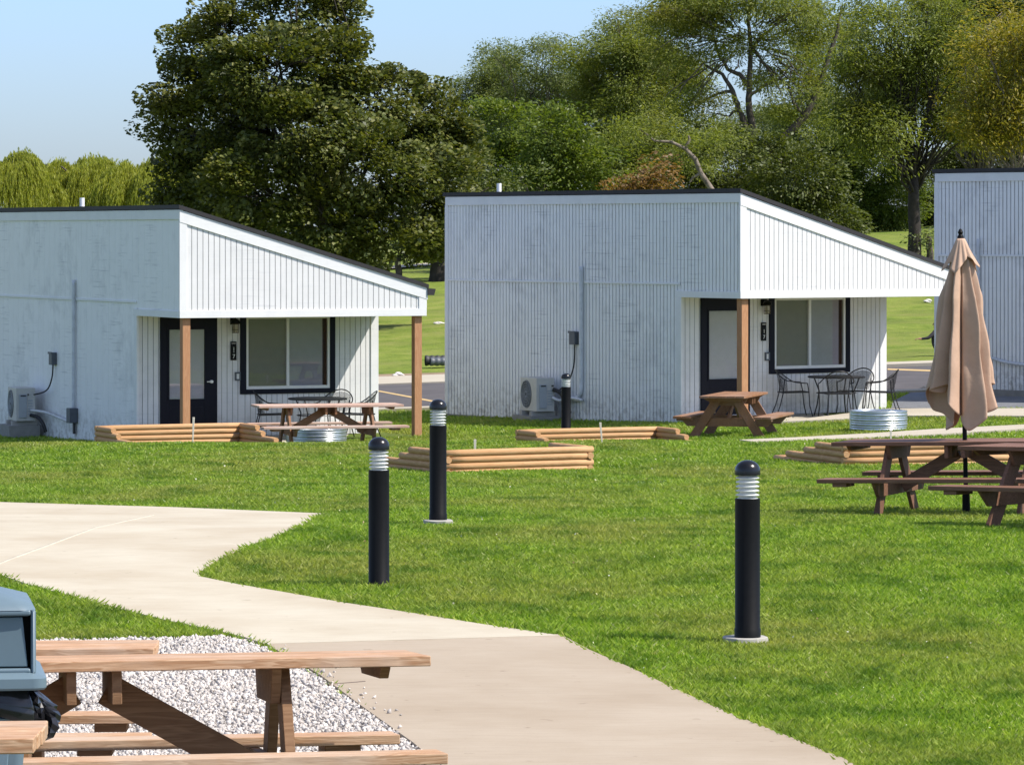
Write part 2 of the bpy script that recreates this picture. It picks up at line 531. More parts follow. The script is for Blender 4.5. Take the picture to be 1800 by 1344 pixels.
path_px = [(-260, 884), (0, 888), (300, 897), (570, 908), (520, 935), (440, 965), (385, 990), (348, 1014), (352, 1021), (420, 1036), (500, 1049),
           (600, 1067), (700, 1083), (850, 1106), (985, 1126), (465, 1142), (430, 1130), (400, 1122), (300, 1101),
           (200, 1076), (110, 1052), (50, 1036), (0, 1018), (-120, 985), (-260, 950)]
path_w = [gp(*p) for p in path_px]
drape("footpath", path_w, M['concrete'], .035, .2)
slab_px = [(985, 1124), (1035, 1150), (1110, 1184), (1200, 1226), (1300, 1272), (1400, 1312), (1480, 1344), (1700, 1450), (760, 1450), (745, 1332), (725, 1315), (640, 1254), (560, 1194), (505, 1162), (465, 1140)]
slab_w = [gp(*p) for p in slab_px]
drape("footpath", slab_w, M['concrete_new'], .032, .2)
grav_px = [(-300, 1140), (0, 1133), (150, 1130), (300, 1126), (400, 1124), (430, 1131), (466, 1144), (505, 1163), (560, 1195), (640, 1255), (725, 1316), (745, 1333), (760, 1452), (400, 1700), (-600, 1700)]
grav_w = [gp(*p) for p in grav_px]
drape("gravel_bed", grav_w, M['gravel_base'], .012, .08)
# raised joint ridge in the slab and a fine control joint
def strip_line(name, a, b, w, h, mat, off):
    mb = MB()
    n = 14
    A, B = gp(*a), gp(*b)
    d = Vector((B[0] - A[0], B[1] - A[1], 0)).normalized()
    nrm = Vector((-d.y, d.x, 0)) * w / 2
    pr = []
    for i in range(n + 1):
        t_ = i / n
        x, y = A[0] + (B[0] - A[0]) * t_, A[1] + (B[1] - A[1]) * t_
        x += random.uniform(-.004, .004)
        z = gf(x, y) + off
        c = Vector((x, y, z))
        pr += [c - nrm - Vector((0, 0, .01)), c - nrm * .5 + Vector((0, 0, h)), c + nrm * .5 + Vector((0, 0, h)), c + nrm - Vector((0, 0, .01))]
    mb.add(pr, [(4 * i + k, 4 * i + k + 1, 4 * i + 5 + k, 4 * i + 4 + k) for i in range(n) for k in range(3)])
    o = mb.build(name, mat, smooth=True)
    o["kind"] = "structure"
    return o
M['joint'] = plain("pale_joint", (.46, .41, .32), .8)
M['crack'] = plain("dark_joint", (.12, .09, .07), .9)
strip_line("path_joint", (268, 912), (-60, 1026), .035, .005, M['joint'], .036)
strip_line("path_crack", (578, 1213), (642, 1209), .02, .0015, M['crack'], .034)

# parking road beyond the cabins, its verge, kerb and markings
def quad_w(pts): return pts
road = [(-40, 80.5), (40, 80.5), (40, 94.0), (-40, 94.0)]
drape("road", road, M['asphalt'], .03, .1, 3)
drape("kerb_strip", [(-40, 79.9), (40, 79.9), (40, 80.5), (-40, 80.5)], M['concrete_far'], .07, .15, 3)
drape("pavement", [(-40, 94.0), (3, 94.0), (3, 99.0), (-40, 99.0)], M['concrete_far'], .06, .15, 3)
drape("kerb_strip", [(3, 94.0), (40, 94.0), (40, 95.6), (3, 95.6)], M['concrete_far'], .10, .2, 3)
drape("road_marking", [gp(662, 688), gp(790, 712), gp(790, 715), gp(662, 690)], M['paint_yellow'], .035, 0, 3)
drape("road_marking", [gp(1560, 650), gp(1800, 658), gp(1800, 661), gp(1560, 652.5)], M['paint_yellow'], .035, 0, 3)
drape("paved_apron", [gp(1566, 723), gp(2100, 716), gp(2100, 655), gp(1700, 663), gp(1630, 678), gp(1568, 708)], M['asphalt_pale'], .03, .1, 1)
drape("walkway", [gp(1368, 746), gp(1480, 741), gp(1570, 735), gp(2000, 735), gp(2000, 722), gp(1560, 722)], M['concrete_far'], .05, .15, 1)
drape("walkway", [gp(1300, 778), gp(1465, 770), gp(1640, 759), gp(1800, 751), gp(2000, 742), gp(2000, 750), gp(1800, 758.5), gp(1465, 776), gp(1320, 781)], M['concrete_far'], .05, .15, 1)
drape("hill_path", [(-30, 152), (-8, 160), (4, 176), (4, 180), (-8, 163), (-30, 155)], M['concrete_far'], .05, .0, 3)
M['sand'] = plain("bare_soil", (.24, .17, .10), .95, var=.3, scale=2)
drape("bare_soil", [(-30, 99.0), (3, 99.0), (3, 102.0), (-2, 101.0), (-6, 101.7), (-30, 101)], M['sand'], .02, 0, 3)

# ------------------------------------------------------------------ grass blades
def in_poly(x, y, poly):
    inside = np.zeros(len(x), bool)
    n = len(poly)
    for i in range(n):
        x1, y1 = poly[i]
        x2, y2 = poly[(i + 1) % n]
        c = ((y1 > y) != (y2 > y)) & (x < (x2 - x1) * (y - y1) / (y2 - y1 + 1e-12) + x1)
        inside ^= c
    return inside
EXCL = [path_w, slab_w, grav_w,
        [gp(1368, 746), gp(1480, 741), gp(1570, 735), gp(2000, 735), gp(2000, 722), gp(1560, 722)],
        [gp(1300, 778), gp(1465, 770), gp(1640, 759), gp(1800, 751), gp(2000, 742), gp(2000, 750), gp(1800, 758.5), gp(1465, 776), gp(1320, 781)],
        [gp(1566, 723), gp(2100, 716), gp(2100, 655), gp(1700, 663), gp(1630, 678), gp(1568, 708)]]
def cabin_poly(X0, Y0, th, w=4.6, l=9.1, pre=.15):
    c, s_ = math.cos(th), math.sin(th)
    return [(X0 + u * c - v * s_, Y0 + u * s_ + v * c) for u, v in ((-.02, -pre), (w, -pre), (w, l), (-.02, l))]
C1 = (-5.62, 67.6, R(25.0), -1.13)
C2 = (4.0, 69.5, R(35.4), -.83)
C3 = (14.15, 71.1, R(40.0), -.36)
EXCL += [cabin_poly(*C1[:3], l=13), cabin_poly(*C2[:3]), cabin_poly(*C3[:3])]
def grass(name, n, y0, y1, power, h0, w0, label):
    u = rng.random(n)
    if power == 1: y = y0 * (y1 / y0) ** u
    else: y = y0 + (y1 - y0) * u
    half = .138 * y + .8
    x = (rng.random(n) * 2 - 1) * half
    keep = np.ones(n, bool)
    for p in EXCL: keep &= ~in_poly(x, y, p)
    x, y = x[keep], y[keep]
    n = len(x)
    z = g(x, y)
    sc = np.clip(y / 24.0, .8, 2.3)
    patch = .5 + .5 * np.sin(x * 1.9 + 1.3 * np.sin(y * .8)) * np.sin(y * 1.3 + x * .7)
    h = h0 * (0.55 + .75 * rng.random(n)) * (.8 + .45 * patch) * (1 + .12 * (sc - 1))
    w = w0 * sc * (.7 + .6 * rng.random(n))
    az = rng.random(n) * 2 * np.pi
    lean = h * (.25 + .9 * rng.random(n))
    la = rng.random(n) * 2 * np.pi
    lx, ly = np.cos(la) * lean, np.sin(la) * lean
    wx, wy = np.cos(az) * w / 2, np.sin(az) * w / 2
    v = np.zeros((n, 4, 3))
    v[:, 0] = np.stack([x - wx, y - wy, z - .01], -1)
    v[:, 1] = np.stack([x + wx, y + wy, z - .01], -1)
    v[:, 2] = np.stack([x + wx * .8 + lx * .35, y + wy * .8 + ly * .35, z + h * .6], -1)
    v[:, 3] = np.stack([x + lx, y + ly, z + h], -1)
    o = raw(name, v, 4, M['grass'])
    return tag(o, label, "grass", kind="stuff")
grass("grass", 1600000, 14.0, 80.0, 1, .044, .0060, "bright green mown grass covering the lawn around the path and cabins")
# longer tufts along the path edges
def edge_tufts():
    pts = []
    for poly in (path_w, slab_w):
        for i in range(len(poly)):
            a, b = poly[i], poly[(i + 1) % len(poly)]
            L = math.hypot(b[0] - a[0], b[1] - a[1])
            for k in range(int(L * 130)):
                t_ = random.random()
                x, y = a[0] + (b[0] - a[0]) * t_, a[1] + (b[1] - a[1]) * t_
                clump = math.sin(x * 6.1 + y * 3.7) * math.sin(x * 2.3 - y * 4.9)
                if clump < random.uniform(-.6, .9): continue
                pts.append((x + random.gauss(0, .025), y + random.gauss(0, .035)))
    p = np.array(pts)
    k1 = ~in_poly(p[:, 0], p[:, 1], grav_w)
    inn = np.zeros(len(p), bool)
    for q in (path_w, slab_w): 
        inn |= in_poly(p[:, 0], p[:, 1], [(a + (.0), b) for a, b in q])
    both = np.zeros(len(p))
    for dx, dy in ((.08, 0), (-.08, 0), (0, .12), (0, -.12)):
        k2 = np.zeros(len(p), bool)
        for q in (path_w, slab_w, grav_w): k2 |= in_poly(p[:, 0] + dx, p[:, 1] + dy, q)
        both += k2
    k1 &= both < 4
    ja, jb = gp(465, 1142), gp(985, 1127)
    jd = np.abs((p[:, 0] - ja[0]) * (jb[1] - ja[1]) - (p[:, 1] - ja[1]) * (jb[0] - ja[0])) / math.hypot(jb[0] - ja[0], jb[1] - ja[1])
    k1 &= ~((jd < .3) & (p[:, 0] > ja[0] + .1) & (p[:, 0] < jb[0] - .1))
    k1 &= (~inn) | (rng.random(len(p)) < .25)
    p = p[k1]
    n = len(p)
    x, y = p[:, 0], p[:, 1]
    z = g(x, y)
    h = .03 + .035 * rng.random(n)
    la = rng.random(n) * 2 * np.pi
    lx, ly = np.cos(la) * h * .8, np.sin(la) * h * .8
    w = .0055
    v = np.zeros((n, 4, 3))
    v[:, 0] = np.stack([x - w / 2, y, z], -1)
    v[:, 1] = np.stack([x + w / 2, y, z], -1)
    v[:, 2] = np.stack([x + w * .4 + lx * .4, y + ly * .4, z + h * .65], -1)
    v[:, 3] = np.stack([x + lx, y + ly, z + h], -1)
    tag(raw("grass", v, 4, M['grass']), "long ragged grass hanging over the edges of the concrete path", "grass", kind="stuff")
edge_tufts()

def flecks():
    n = 3400
    y = 15 * (78 / 15) ** rng.random(n)
    x = (rng.random(n) * 2 - 1) * (.138 * y + .8)
    keep = np.ones(n, bool)
    for p in EXCL: keep &= ~in_poly(x, y, p)
    keep &= (np.sin(x * 1.1 + y * .23) + np.sin(y * .61 - x * .5) + rng.normal(size=n) * .8) > .3
    x, y = x[keep], y[keep]
    n = len(x)
    z = g(x, y) + .03 + .02 * rng.random(n)
    c = np.stack([x, y, z], -1)
    d = rng.normal(size=(n, 3))
    e = rng.normal(size=(n, 3))
    d /= np.linalg.norm(d, axis=1, keepdims=True)
    e = np.cross(d, e)
    e /= np.linalg.norm(e, axis=1, keepdims=True)
    s_ = (.004 + .006 * rng.random(n))[:, None] * np.clip(y / 30, .7, 1.6)[:, None]
    t = NT("clover_heads_and_dry_leaves")
    geo = t.n("NewGeometry")
    t.col(t.ramp(geo.outputs["Random Per Island"], [(0, (.62, .62, .50)), (.6, (.55, .52, .30)), (.8, (.32, .22, .10)), (1, (.24, .14, .07))])).set(rough=.8)
    tag(raw("clover", np.stack([c - d * s_, c - e * s_, c + d * s_, c + e * s_], 1), 4, t.m), "tiny pale clover heads and dry leaf bits scattered through the lawn", "clover", kind="stuff")
flecks()

# ------------------------------------------------------------------ crushed stones in the gravel bed
def gravel():
    t = NT("crushed_stone")
    geo = t.n("NewGeometry")
    t.col(t.ramp(geo.outputs["Random Per Island"], [(0, (.26, .235, .215)), (.25, (.46, .425, .39)), (.6, (.60, .56, .52)), (.85, (.52, .455, .395)), (1, (.78, .745, .70))])).set(rough=.85, spec=.25)
    n = 150000
    y0, y1 = 15.0, 25.0
    y = y0 + (y1 - y0) * rng.random(n)
    x = -4.2 + 4.8 * rng.random(n)
    k = in_poly(x, y, grav_w)
    k |= (in_poly(x - .18 * rng.random(n) ** 2, y, grav_w)) & (rng.random(n) < .05)
    x, y = x[k], y[k]
    n = len(x)
    z = g(x, y) + np.where(in_poly(x, y, slab_w) | in_poly(x, y, path_w), .036, .012 + rng.random(n) * .012)
    # irregular octahedral chips
    base = np.array([[1, 0, 0], [0, 1, 0], [-1, 0, 0], [0, -1, 0], [0, 0, 1], [0, 0, -1]], float)
    fi = [(0, 1, 4), (1, 2, 4), (2, 3, 4), (3, 0, 4), (1, 0, 5), (2, 1, 5), (3, 2, 5), (0, 3, 5)]
    s = (.0055 + .012 * rng.random(n) ** 1.8)
    V = base[None] * (s[:, None, None]) * (.6 + .8 * rng.random((n, 6, 3)))
    V[:, :, :] += (rng.random((n, 6, 3)) - .5) * s[:, None, None] * .9
    a = rng.random(n) * 6.283
    b = rng.random(n) * 1.2
    ca, sa, cb, sb = np.cos(a), np.sin(a), np.cos(b), np.sin(b)
    x1 = V[..., 0]
    y1_ = V[..., 1] * cb[:, None] - V[..., 2] * sb[:, None]
    z1 = V[..., 1] * sb[:, None] + V[..., 2] * cb[:, None]
    V = np.stack([x1 * ca[:, None] - y1_ * sa[:, None], x1 * sa[:, None] + y1_ * ca[:, None], z1], -1)
    V += np.stack([x, y, z], -1)[:, None]
    verts = V.reshape(-1, 3)
    faces = (np.array(fi)[None] + (np.arange(n) * 6)[:, None, None]).reshape(-1, 3)
    me = bpy.data.meshes.new("gravel")
    me.vertices.add(len(verts))
    me.vertices.foreach_set("co", verts.astype(np.float32).ravel())
    me.loops.add(faces.size)
    me.loops.foreach_set("vertex_index", faces.astype(np.int32).ravel())
    me.polygons.add(len(faces))
    me.polygons.foreach_set("loop_start", np.arange(0, faces.size, 3, dtype=np.int32))
    me.polygons.foreach_set("loop_total", np.full(len(faces), 3, dtype=np.int32))
    me.update()
    me.materials.append(t.m)
    tag(link(bpy.data.objects.new("gravel", me)), "pale pinkish grey crushed stone beneath the front picnic tables", "gravel", kind="stuff")
gravel()

# ------------------------------------------------------------------ cabins
def siding(mb, a0, a1, zb, zt, f, sp=.1016, gw=.010, gd=.009, off=0.0, grooves=None):
    grooves = grooves or mb
    """grooved plywood between a0 and a1; f(a, depth, z) gives the point"""
    a = a0
    fn = zt if callable(zt) else (lambda q: zt)
    fb = zb if callable(zb) else (lambda q: zb)
    def q(p, r, dp, dr, mb=mb):
        mb.add([f(p, dp, fb(p)), f(r, dr, fb(r)), f(r, dr, fn(r)), f(p, dp, fn(p))], [(0, 1, 2, 3)])
    while a < a1 - 1e-6:
        e = min(a + sp, a1)
        m = min(a + sp - gw, a1)
        q(a, m, off, off)
        if e > m:
            q(m, m + 1e-4, off, off - gd)
            q(m, e, off - gd, off - gd, grooves)
            q(e - 1e-4, e, off - gd, off)
        a = e
    return mb

W0, HL, HR0, FB = 4.55, 4.03, 2.68, 2.19
def cabin(label, X, Y, th, z, smooth_side=False, detail=True, L=9.09, D=2.0, kx=1.0, ext=0.0):
    Wc = W0
    W = W0 + ext
    HR = HL + (HR0 - HL) * W / W0
    roofz = lambda u: HL + (HR - HL) * u / W
    r = thing("cabin", label, "cabin", (X, Y, z), th, "white cabins with shed roofs")
    r.scale = (kx, 1, 1)
    # --- wall on the shaded side: lower sheets, seam band, upper sheets
    wall, gr, gr2 = MB(), MB(), MB()
    fs = lambda a, d, w: (-d, a, w)
    sp, gd = (.1016, .016)
    gw = .024
    if smooth_side: sp, gw, gd = .3048, .007, .004
    siding(wall, D, L - .08, -.15, 2.43, fs, sp, gw, gd, grooves=gr)
    siding(wall, 0.0, L - .08, lambda a: 2.43 if a > D else 2.31, HL - .155, fs, sp, gw, gd, .004, grooves=gr2)
    wall.box(.06, Wc - .05, D + .06, L - .06, .0, 2.4)
    wo = wall.build("wall", M['siding_side'], r)
    gr.build("siding_groove", M['groove_soft'] if smooth_side else M['groove'], wo)
    tr = MB()
    tr.box(-.022, .02, D, L - .08, 2.41, 2.45)                       # seam band
    tr.box(-.030, .03, -.018, L, HL - .165, HL)                        # top board
    tr.box(-.026, .03, L - .085, L + .02, -.15, HL - .165)              # back corner board
    tr.box(-.026, .02, D - .04, D + .10, .06, FB + .0)                 # corner board by the recess
    tr.box(-.028, .02, -.016, D + .14, FB, 2.31)                      # board along the porch opening
    tr.build("trim", M['trim'], r, bevel=.004)
    gr2.build("siding_groove", M['groove_soft'] if smooth_side else M['groove'], wo)
    # --- gable fascia over the porch, facing the lawn
    ff = lambda a, d, w: (a, -d, w)
    gb, gg = MB(), MB()
    siding(gb, .10, W - .14, FB + .12, lambda a: roofz(a) - .19, ff, .1016, .013, .010, grooves=gg)
    gb.add([(0.01, .03, FB), (W - .01, .03, FB), (W - .01, .03, roofz(W)), (0.01, .03, roofz(0))], [(3, 2, 1, 0)])
    gg.build("siding_groove", M['groove_front'], gb.build("gable", M['siding'], r))
    gt = MB()
    gt.box(-.03, W, -.020, .026, FB, FB + .125)                      # bottom board
    gt.box(-.032, .105, -.018, .024, FB + .125, roofz(0) - .20)        # left upright
    gt.box(W - .145, W + .004, -.018, .024, FB + .125, roofz(W) - .17)  # right upright
    dz = (HR - HL)
    gt.add([(-.032, -.024, HL - .21), (W + .02, -.024, HR - .205), (W + .02, -.024, HR), (-.032, -.024, HL),
            (-.032, .028, HL - .21), (W + .02, .028, HR - .205), (W + .02, .028, HR), (-.032, .028, HL)],
           [(0, 1, 2, 3), (7, 6, 5, 4), (0, 4, 5, 1), (1, 5, 6, 2), (2, 6, 7, 3), (3, 7, 4, 0)])
    gt.build("gable_trim", M['trim'], r, bevel=.004)
    # --- eave beam on the low side of the porch
    eb = MB()
    eb.box(W - .06, W, .03, D, FB + .002, HR - .03)
    eb.build("eave_beam", M['trim'], r)
    # --- roof: slab with dark edge, drooping gutter end at the low side
    rf = MB()
    x0, x1 = -.05, W + .03
    def rz(u): return HL + (HR - HL) * u / W
    rf.add([(x0, -.045, rz(x0)), (x1, -.045, rz(x1)), (x1, L + .05, rz(x1)), (x0, L + .05, rz(x0)),
            (x0, -.045, rz(x0) + .07), (x1, -.045, rz(x1) + .07), (x1, L + .05, rz(x1) + .07), (x0, L + .05, rz(x0) + .07)],
           [(0, 3, 2, 1), (4, 5, 6, 7), (0, 1, 5, 4), (1, 2, 6, 5), (2, 3, 7, 6), (3, 0, 4, 7)])
    roof = rf.build("roof", M['roof'], r)
    gu = MB()
    gu.add([(x1 - .02, -.05, HR - .01), (x1 + .13, -.05, HR - .02), (x1 + .10, -.05, HR - .13), (x1 - .02, -.05, HR - .13),
            (x1 - .02, L, HR - .01), (x1 + .13, L, HR - .02), (x1 + .10, L, HR - .13), (x1 - .02, L, HR - .13)],
           [(3, 2, 1, 0), (4, 5, 6, 7), (0, 1, 5, 4), (1, 2, 6, 5), (2, 3, 7, 6), (3, 0, 4, 7)])
    gu.build("gutter", M['roof'], roof)
    # --- soffit
    so = MB()
    so.box(.03, W - .06, .03, D, 2.33, 2.35)
    so.build("soffit", M['soffit'], r)
    # --- entrance wall, recessed
    fw, fg, fg0 = MB(), MB(), MB()
    fe = lambda a, d, w: (a, D - d, w)
    for a0, a1, b0, b1 in ((.0, .42, .05, 2.33), (1.48, 1.92, .05, 2.33), (1.92, 3.73, .05, .785), (3.73, Wc - .12, .05, 2.33)):
        siding(fw, a0, a1, b0, b1, fe, .1016, .013, .009, grooves=fg if a0 > 1 else fg0)
    ew = fw.build("entrance_wall", M['siding'], r)
    fg.build("siding_groove", M['groove_front'], ew)
    fg0.build("siding_groove", M['groove'], ew)
    cb = MB()
    cb.box(Wc - .125, Wc + .022, D - .024, D + .12, .03, 2.33)
    cb.build("corner_board", M['trim'], r, bevel=.004)
    # --- far walls
    bw = MB()
    fr = lambda a, d, w: (Wc + d, a, w)
    siding(bw, D + .12, L - .03, .08, HR - .01, fr)
    fb_ = lambda a, d, w: (a, L + d, w)
    siding(bw, .03, Wc, .08, lambda a: roofz(a) - .01, fb_)
    bw.build("rear_wall", M['siding'], r)
    ft = MB()
    ft.box(.0, Wc - .02, D + .03, L - .02, -.40, -.15)
    ft.build("footing", M['concrete_foot'], r)
    # --- patio slab
    pt = MB()
    pt.box(-.02, W + .12, -.22, D - .01, -.25, .035)
    pt.build("patio_slab", M['concrete_far'], r)
    # --- timber posts
    for u in (.05, W - .20):
        p = MB().box(u, u + .14, .05, .19, .035, FB)
        p.build("post", M['post'], r, bevel=.006)
    if not detail:
        return r
    # --- door
    d = MB()
    for a0, a1, b0, b1 in ((.42, .585, .05, 2.33), (1.24, 1.48, .05, 2.33), (.585, 1.24, 1.94, 2.33), (.585, 1.24, .05, .72)):
        d.box(a0, a1, D - .035, D + .02, b0, b1)
    door = d.build("door", M['navy'], r, bevel=.003)
    rl = MB()
    rl.box(.55, 1.27, D - .047, D - .034, 1.94, 1.97).box(.55, 1.27, D - .047, D - .034, .69, .72).box(.55, .582, D - .046, D - .034, .72, 1.94).box(1.243, 1.27, D - .046, D - .034, .72, 1.94)
    rl.box(.60, 1.22, D - .040, D - .034, .22, .25).box(.60, 1.22, D - .040, D - .034, .55, .58)
    rl.build("moulding", M['navy'], door)
    MB().box(.586, 1.239, D - .016, D - .006, .722, 1.938).build("door_blind", M['blind'], door)
    MB().box(.586, 1.239, D - .030, D - .027, .721, 1.939).build("door_glass", M['pane'], door)
    MB().tube([(1.36, D - .035, 1.02), (1.36, D - .09, 1.02)], .028, 12).tube([(1.36, D - .085, 1.02), (1.27, D - .085, 1.02)], .010, 8).build("handle", M['louver'], door, smooth='auto')
    MB().box(.42, 1.48, D - .06, D - .036, .035, .075).build("threshold", M['louver'], door)
    # --- window
    w = MB()
    w.box(1.92, 2.03, D - .034, D + .02, .785, 2.33).box(3.63, 3.73, D - .034, D + .02, .785, 2.33).box(2.03, 3.63, D - .036, D + .02, .785, .87)
    w.box(2.03, 3.63, D - .036, D + .02, 2.17, 2.33)
    win = w.build("window", M['navy'], r, bevel=.003)
    f = MB()
    f.box(2.03, 2.075, D - .022, D + .03, .87, 2.17).box(3.585, 3.63, D - .022, D + .03, .87, 2.17).box(2.075, 3.585, D - .024, D + .03, .87, .925).box(2.075, 3.585, D - .024, D + .03, 2.115, 2.17)
    f.box(2.80, 2.85, D - .026, D + .03, .925, 2.115)
    f.build("window_frame", M['frame_white'], win, bevel=.003)
    MB().box(2.076, 2.799, D + .034, D + .040, .926, 2.114).build("blind", plain("dim_blind", (.22, .195, .20), .8, var=.05), win)
    MB().box(2.851, 3.50, D + .016, D + .020, .926, 2.114).build("blind", plain("reflection_toned_blind", (.40, .38, .43), .8, var=.05), win)  # lighter than the left blind, the pane's reflection is put into its colour
    MB().box(2.076, 2.799, D + .004, D + .008, .926, 2.114).build("window_glass", M['pane'], win)
    MB().box(2.851, 3.584, D - .008, D - .004, .926, 2.114).build("window_glass", M['pane'], win)
    MB().box(2.05, 3.61, D + .045, D + .055, .88, 2.16).build("window_backing", M['navy'], win)
    return r

cab1 = cabin("white wooden cabin at the left, its side wall smooth and scuffed", *C1[:3], C1[3], smooth_side=True, L=13.0, D=2.2)
cab2 = cabin("white wooden cabin in the middle with finely ribbed side wall", *C2[:3], C2[3], D=1.72, kx=1.05, ext=.32)
cab3 = cabin("white ribbed cabin at the right edge, partly cut off behind the closed umbrella", *C3[:3], C3[3])

DD = {C1: 2.2, C2: 1.72, C3: 2.0}
KX = {C1: 1.0, C2: 1.05, C3: 1.0}
def to_world(c, u, v, w=0.0):
    u = u * KX[c] if u > 0 else u
    cs, sn = math.cos(c[2]), math.sin(c[2])
    return Vector((c[0] + u * cs - v * sn, c[1] + u * sn + v * cs, c[3] + w))

# roof vents
for c, v, lab in ((C1, 5.9, "short white vent pipe standing on the left cabin's roof edge"), (C2, 7.7, "short white vent pipe standing on the middle cabin's roof edge")):
    p = to_world(c, .25, v, HL - .05)
    t_ = MB().lathe([(.045, 0), (.045, .30), (.036, .30), (.036, .26)], 16)
    o = t_.build("vent_pipe", M['pvc'], None, smooth='auto')
    o.location = p
    tag(o, lab, "vent pipe", "white roof vent pipes")

# porch lights, number signs, small wall boxes
def porch_bits(c, which, digits):
    rz = c[2]
    t_ = thing("wall_lantern", f"small dark caged lantern by the door of the {which} cabin", "wall light", to_world(c, 1.78, DD[c] - .01, 1.88), rz, "porch lanterns")
    MB().box(-.05, .05, -.03, 0, .14, .26).tube([(0, -.02, .22), (0, -.10, .25), (0, -.13, .22)], .014, 6).build("bracket", M['black'], t_)
    MB().lathe([(.02, .25), (.075, .21), (.085, .16), (.08, .155)], 16, (0, -.13, 0)).build("hood", M['black'], t_, smooth='auto')
    cg = MB()
    for k in range(4):
        a = math.pi / 4 + k * math.pi / 2
        cg.tube([(.058 * math.cos(a), -.13 + .058 * math.sin(a), .155), (.058 * math.cos(a), -.13 + .058 * math.sin(a), .0)], .006, 5)
    for z_ in (.0, .05, .15):
        cg.tube([(.058 * math.cos(k * math.pi / 8), -.13 + .058 * math.sin(k * math.pi / 8), z_) for k in range(17)], .006, 5)
    cg.build("cage", M['brass'], t_)
    MB().lathe([(.04, .01), (.046, .08), (.04, .15)], 12, (0, -.13, 0)).build("glass_shade", M['lamp_glass'], t_, smooth='auto')
    s_ = thing("number_sign", f"narrow black sign with white number beside the {which} cabin's door", "number sign", to_world(c, 1.79, DD[c] - .012, 1.39), rz, "cabin number signs")
    MB().box(-.055, .055, -.02, 0, 0, .33).build("plate", M['black'], s_, bevel=.003)
    for ch, z_, sz in digits:
        cu = bpy.data.curves.new("letters", 'FONT')
        cu.body, cu.size, cu.align_x, cu.extrude = ch, sz, 'CENTER', .002
        tmp = bpy.data.objects.new("tmp", cu)
        COL.objects.link(tmp)
        bpy.context.view_layer.update()
        me = bpy.data.meshes.new_from_object(tmp)
        bpy.data.objects.remove(tmp)
        me.materials.clear()
        me.materials.append(M['frame_white'])
        q = link(bpy.data.objects.new("lettering", me))
        q.parent = s_
        q.location = (0, -.024, z_)
        q.rotation_euler = (R(90), 0, 0)
    k_ = thing("wall_box", f"small grey frame box on the wall beside the {which} cabin's window", "wall box", to_world(c, 1.87, DD[c] - .01, 1.03), rz, "small wall boxes by the windows")
    MB().box(-.05, -.028, -.03, 0, 0, .15).box(.028, .05, -.03, 0, 0, .15).box(-.028, .028, -.03, 0, 0, .028).box(-.028, .028, -.03, 0, .122, .15).build("box_frame", M['grey_box'], k_)
    MB().box(-.028, .028, -.018, 0, .028, .122).build("cover", M['frame_white'], k_)
porch_bits(C1, "left", [("UNIT", .285, .035), ("1", .165, .10), ("-", .125, .09), ("7", .035, .10)])
porch_bits(C2, "middle", [("UNIT", .285, .035), ("1", .135, .10), ("7", .035, .10)])

# ---- air conditioners
def ac_unit(c, v, w, which, turn=0):
    # stands off the shaded side wall, fan facing the lawn
    t_ = thing("air_conditioner", f"cream outdoor air conditioner on the ground against the {which} cabin's side wall", "air conditioner", to_world(c, -.16, v, w), c[2] + R(turn), "outdoor air conditioners")
    wd, dp, h = .36, .82, .62          # depth off the wall, length along the wall, height
    # body: long axis along the wall turned towards the viewer
    MB().box(-wd, 0, -dp / 2, dp / 2, .10, .10 + h).build("casing", M['ac'], t_, bevel=.012)
    # fan face looks away from the wall (-x)
    f = MB()
    n = 28
    cy = -dp * -.12
    for rr in (.06, .11, .16, .21, .25):
        f.tube([(-wd - .012, cy + rr * math.cos(2 * math.pi * k / n), .10 + h * .5 + rr * math.sin(2 * math.pi * k / n)) for k in range(n + 1)], .005, 5)
    for k in range(14):
        a = math.pi * k / 7
        f.tube([(-wd - .010, cy + .03 * math.cos(a), .10 + h * .5 + .03 * math.sin(a)), (-wd - .010, cy + .25 * math.cos(a), .10 + h * .5 + .25 * math.sin(a))], .004, 4)
    f.build("fan_guard", M['ac_grey'], t_)
    fd = MB()
    fd.v = [(-wd - .003, cy + .26 * math.cos(2 * math.pi * k / n), .10 + h * .5 + .26 * math.sin(2 * math.pi * k / n)) for k in range(n)]
    fd.v += [(-wd + .02, cy + .26 * math.cos(2 * math.pi * k / n), .10 + h * .5 + .26 * math.sin(2 * math.pi * k / n)) for k in range(n)]
    fd.f = [tuple(range(n))] + [(k, (k + 1) % n, n + (k + 1) % n, n + k) for k in range(n)]
    fd.build("fan_opening", M['dark_grille'], t_)
    # end panel towards the lawn: label, vents, valve cover
    e = MB()
    for k in range(6): e.box(-wd + .22, -wd + .31, -dp / 2 - .006, -dp / 2, .22 + k * .05, .245 + k * .05)
    e.build("vent_louvre", M['ac_grey'], t_)
    MB().box(-wd + .05, -wd + .20, -dp / 2 - .022, -dp / 2, .16, .60).build("valve_cover", M['ac_grey'], t_, bevel=.006)
    MB().box(-wd + .08, -wd + .18, -dp / 2 - .026, -dp / 2 - .022, .62 - .06, .62 - .035).build("nameplate", M['dark_grille'], t_)
    for yy in (-dp / 2 + .10, dp / 2 - .22):
        MB().box(-wd - .06, .06, yy, yy + .12, .0, .10).build("foot", M['pad'], t_, bevel=.01)
    MB().box(-wd - .14, .08, -dp / 2 - .06, dp / 2 + .06, -.2, .02).build("base_pad", M['concrete_foot'], t_)
    return t_
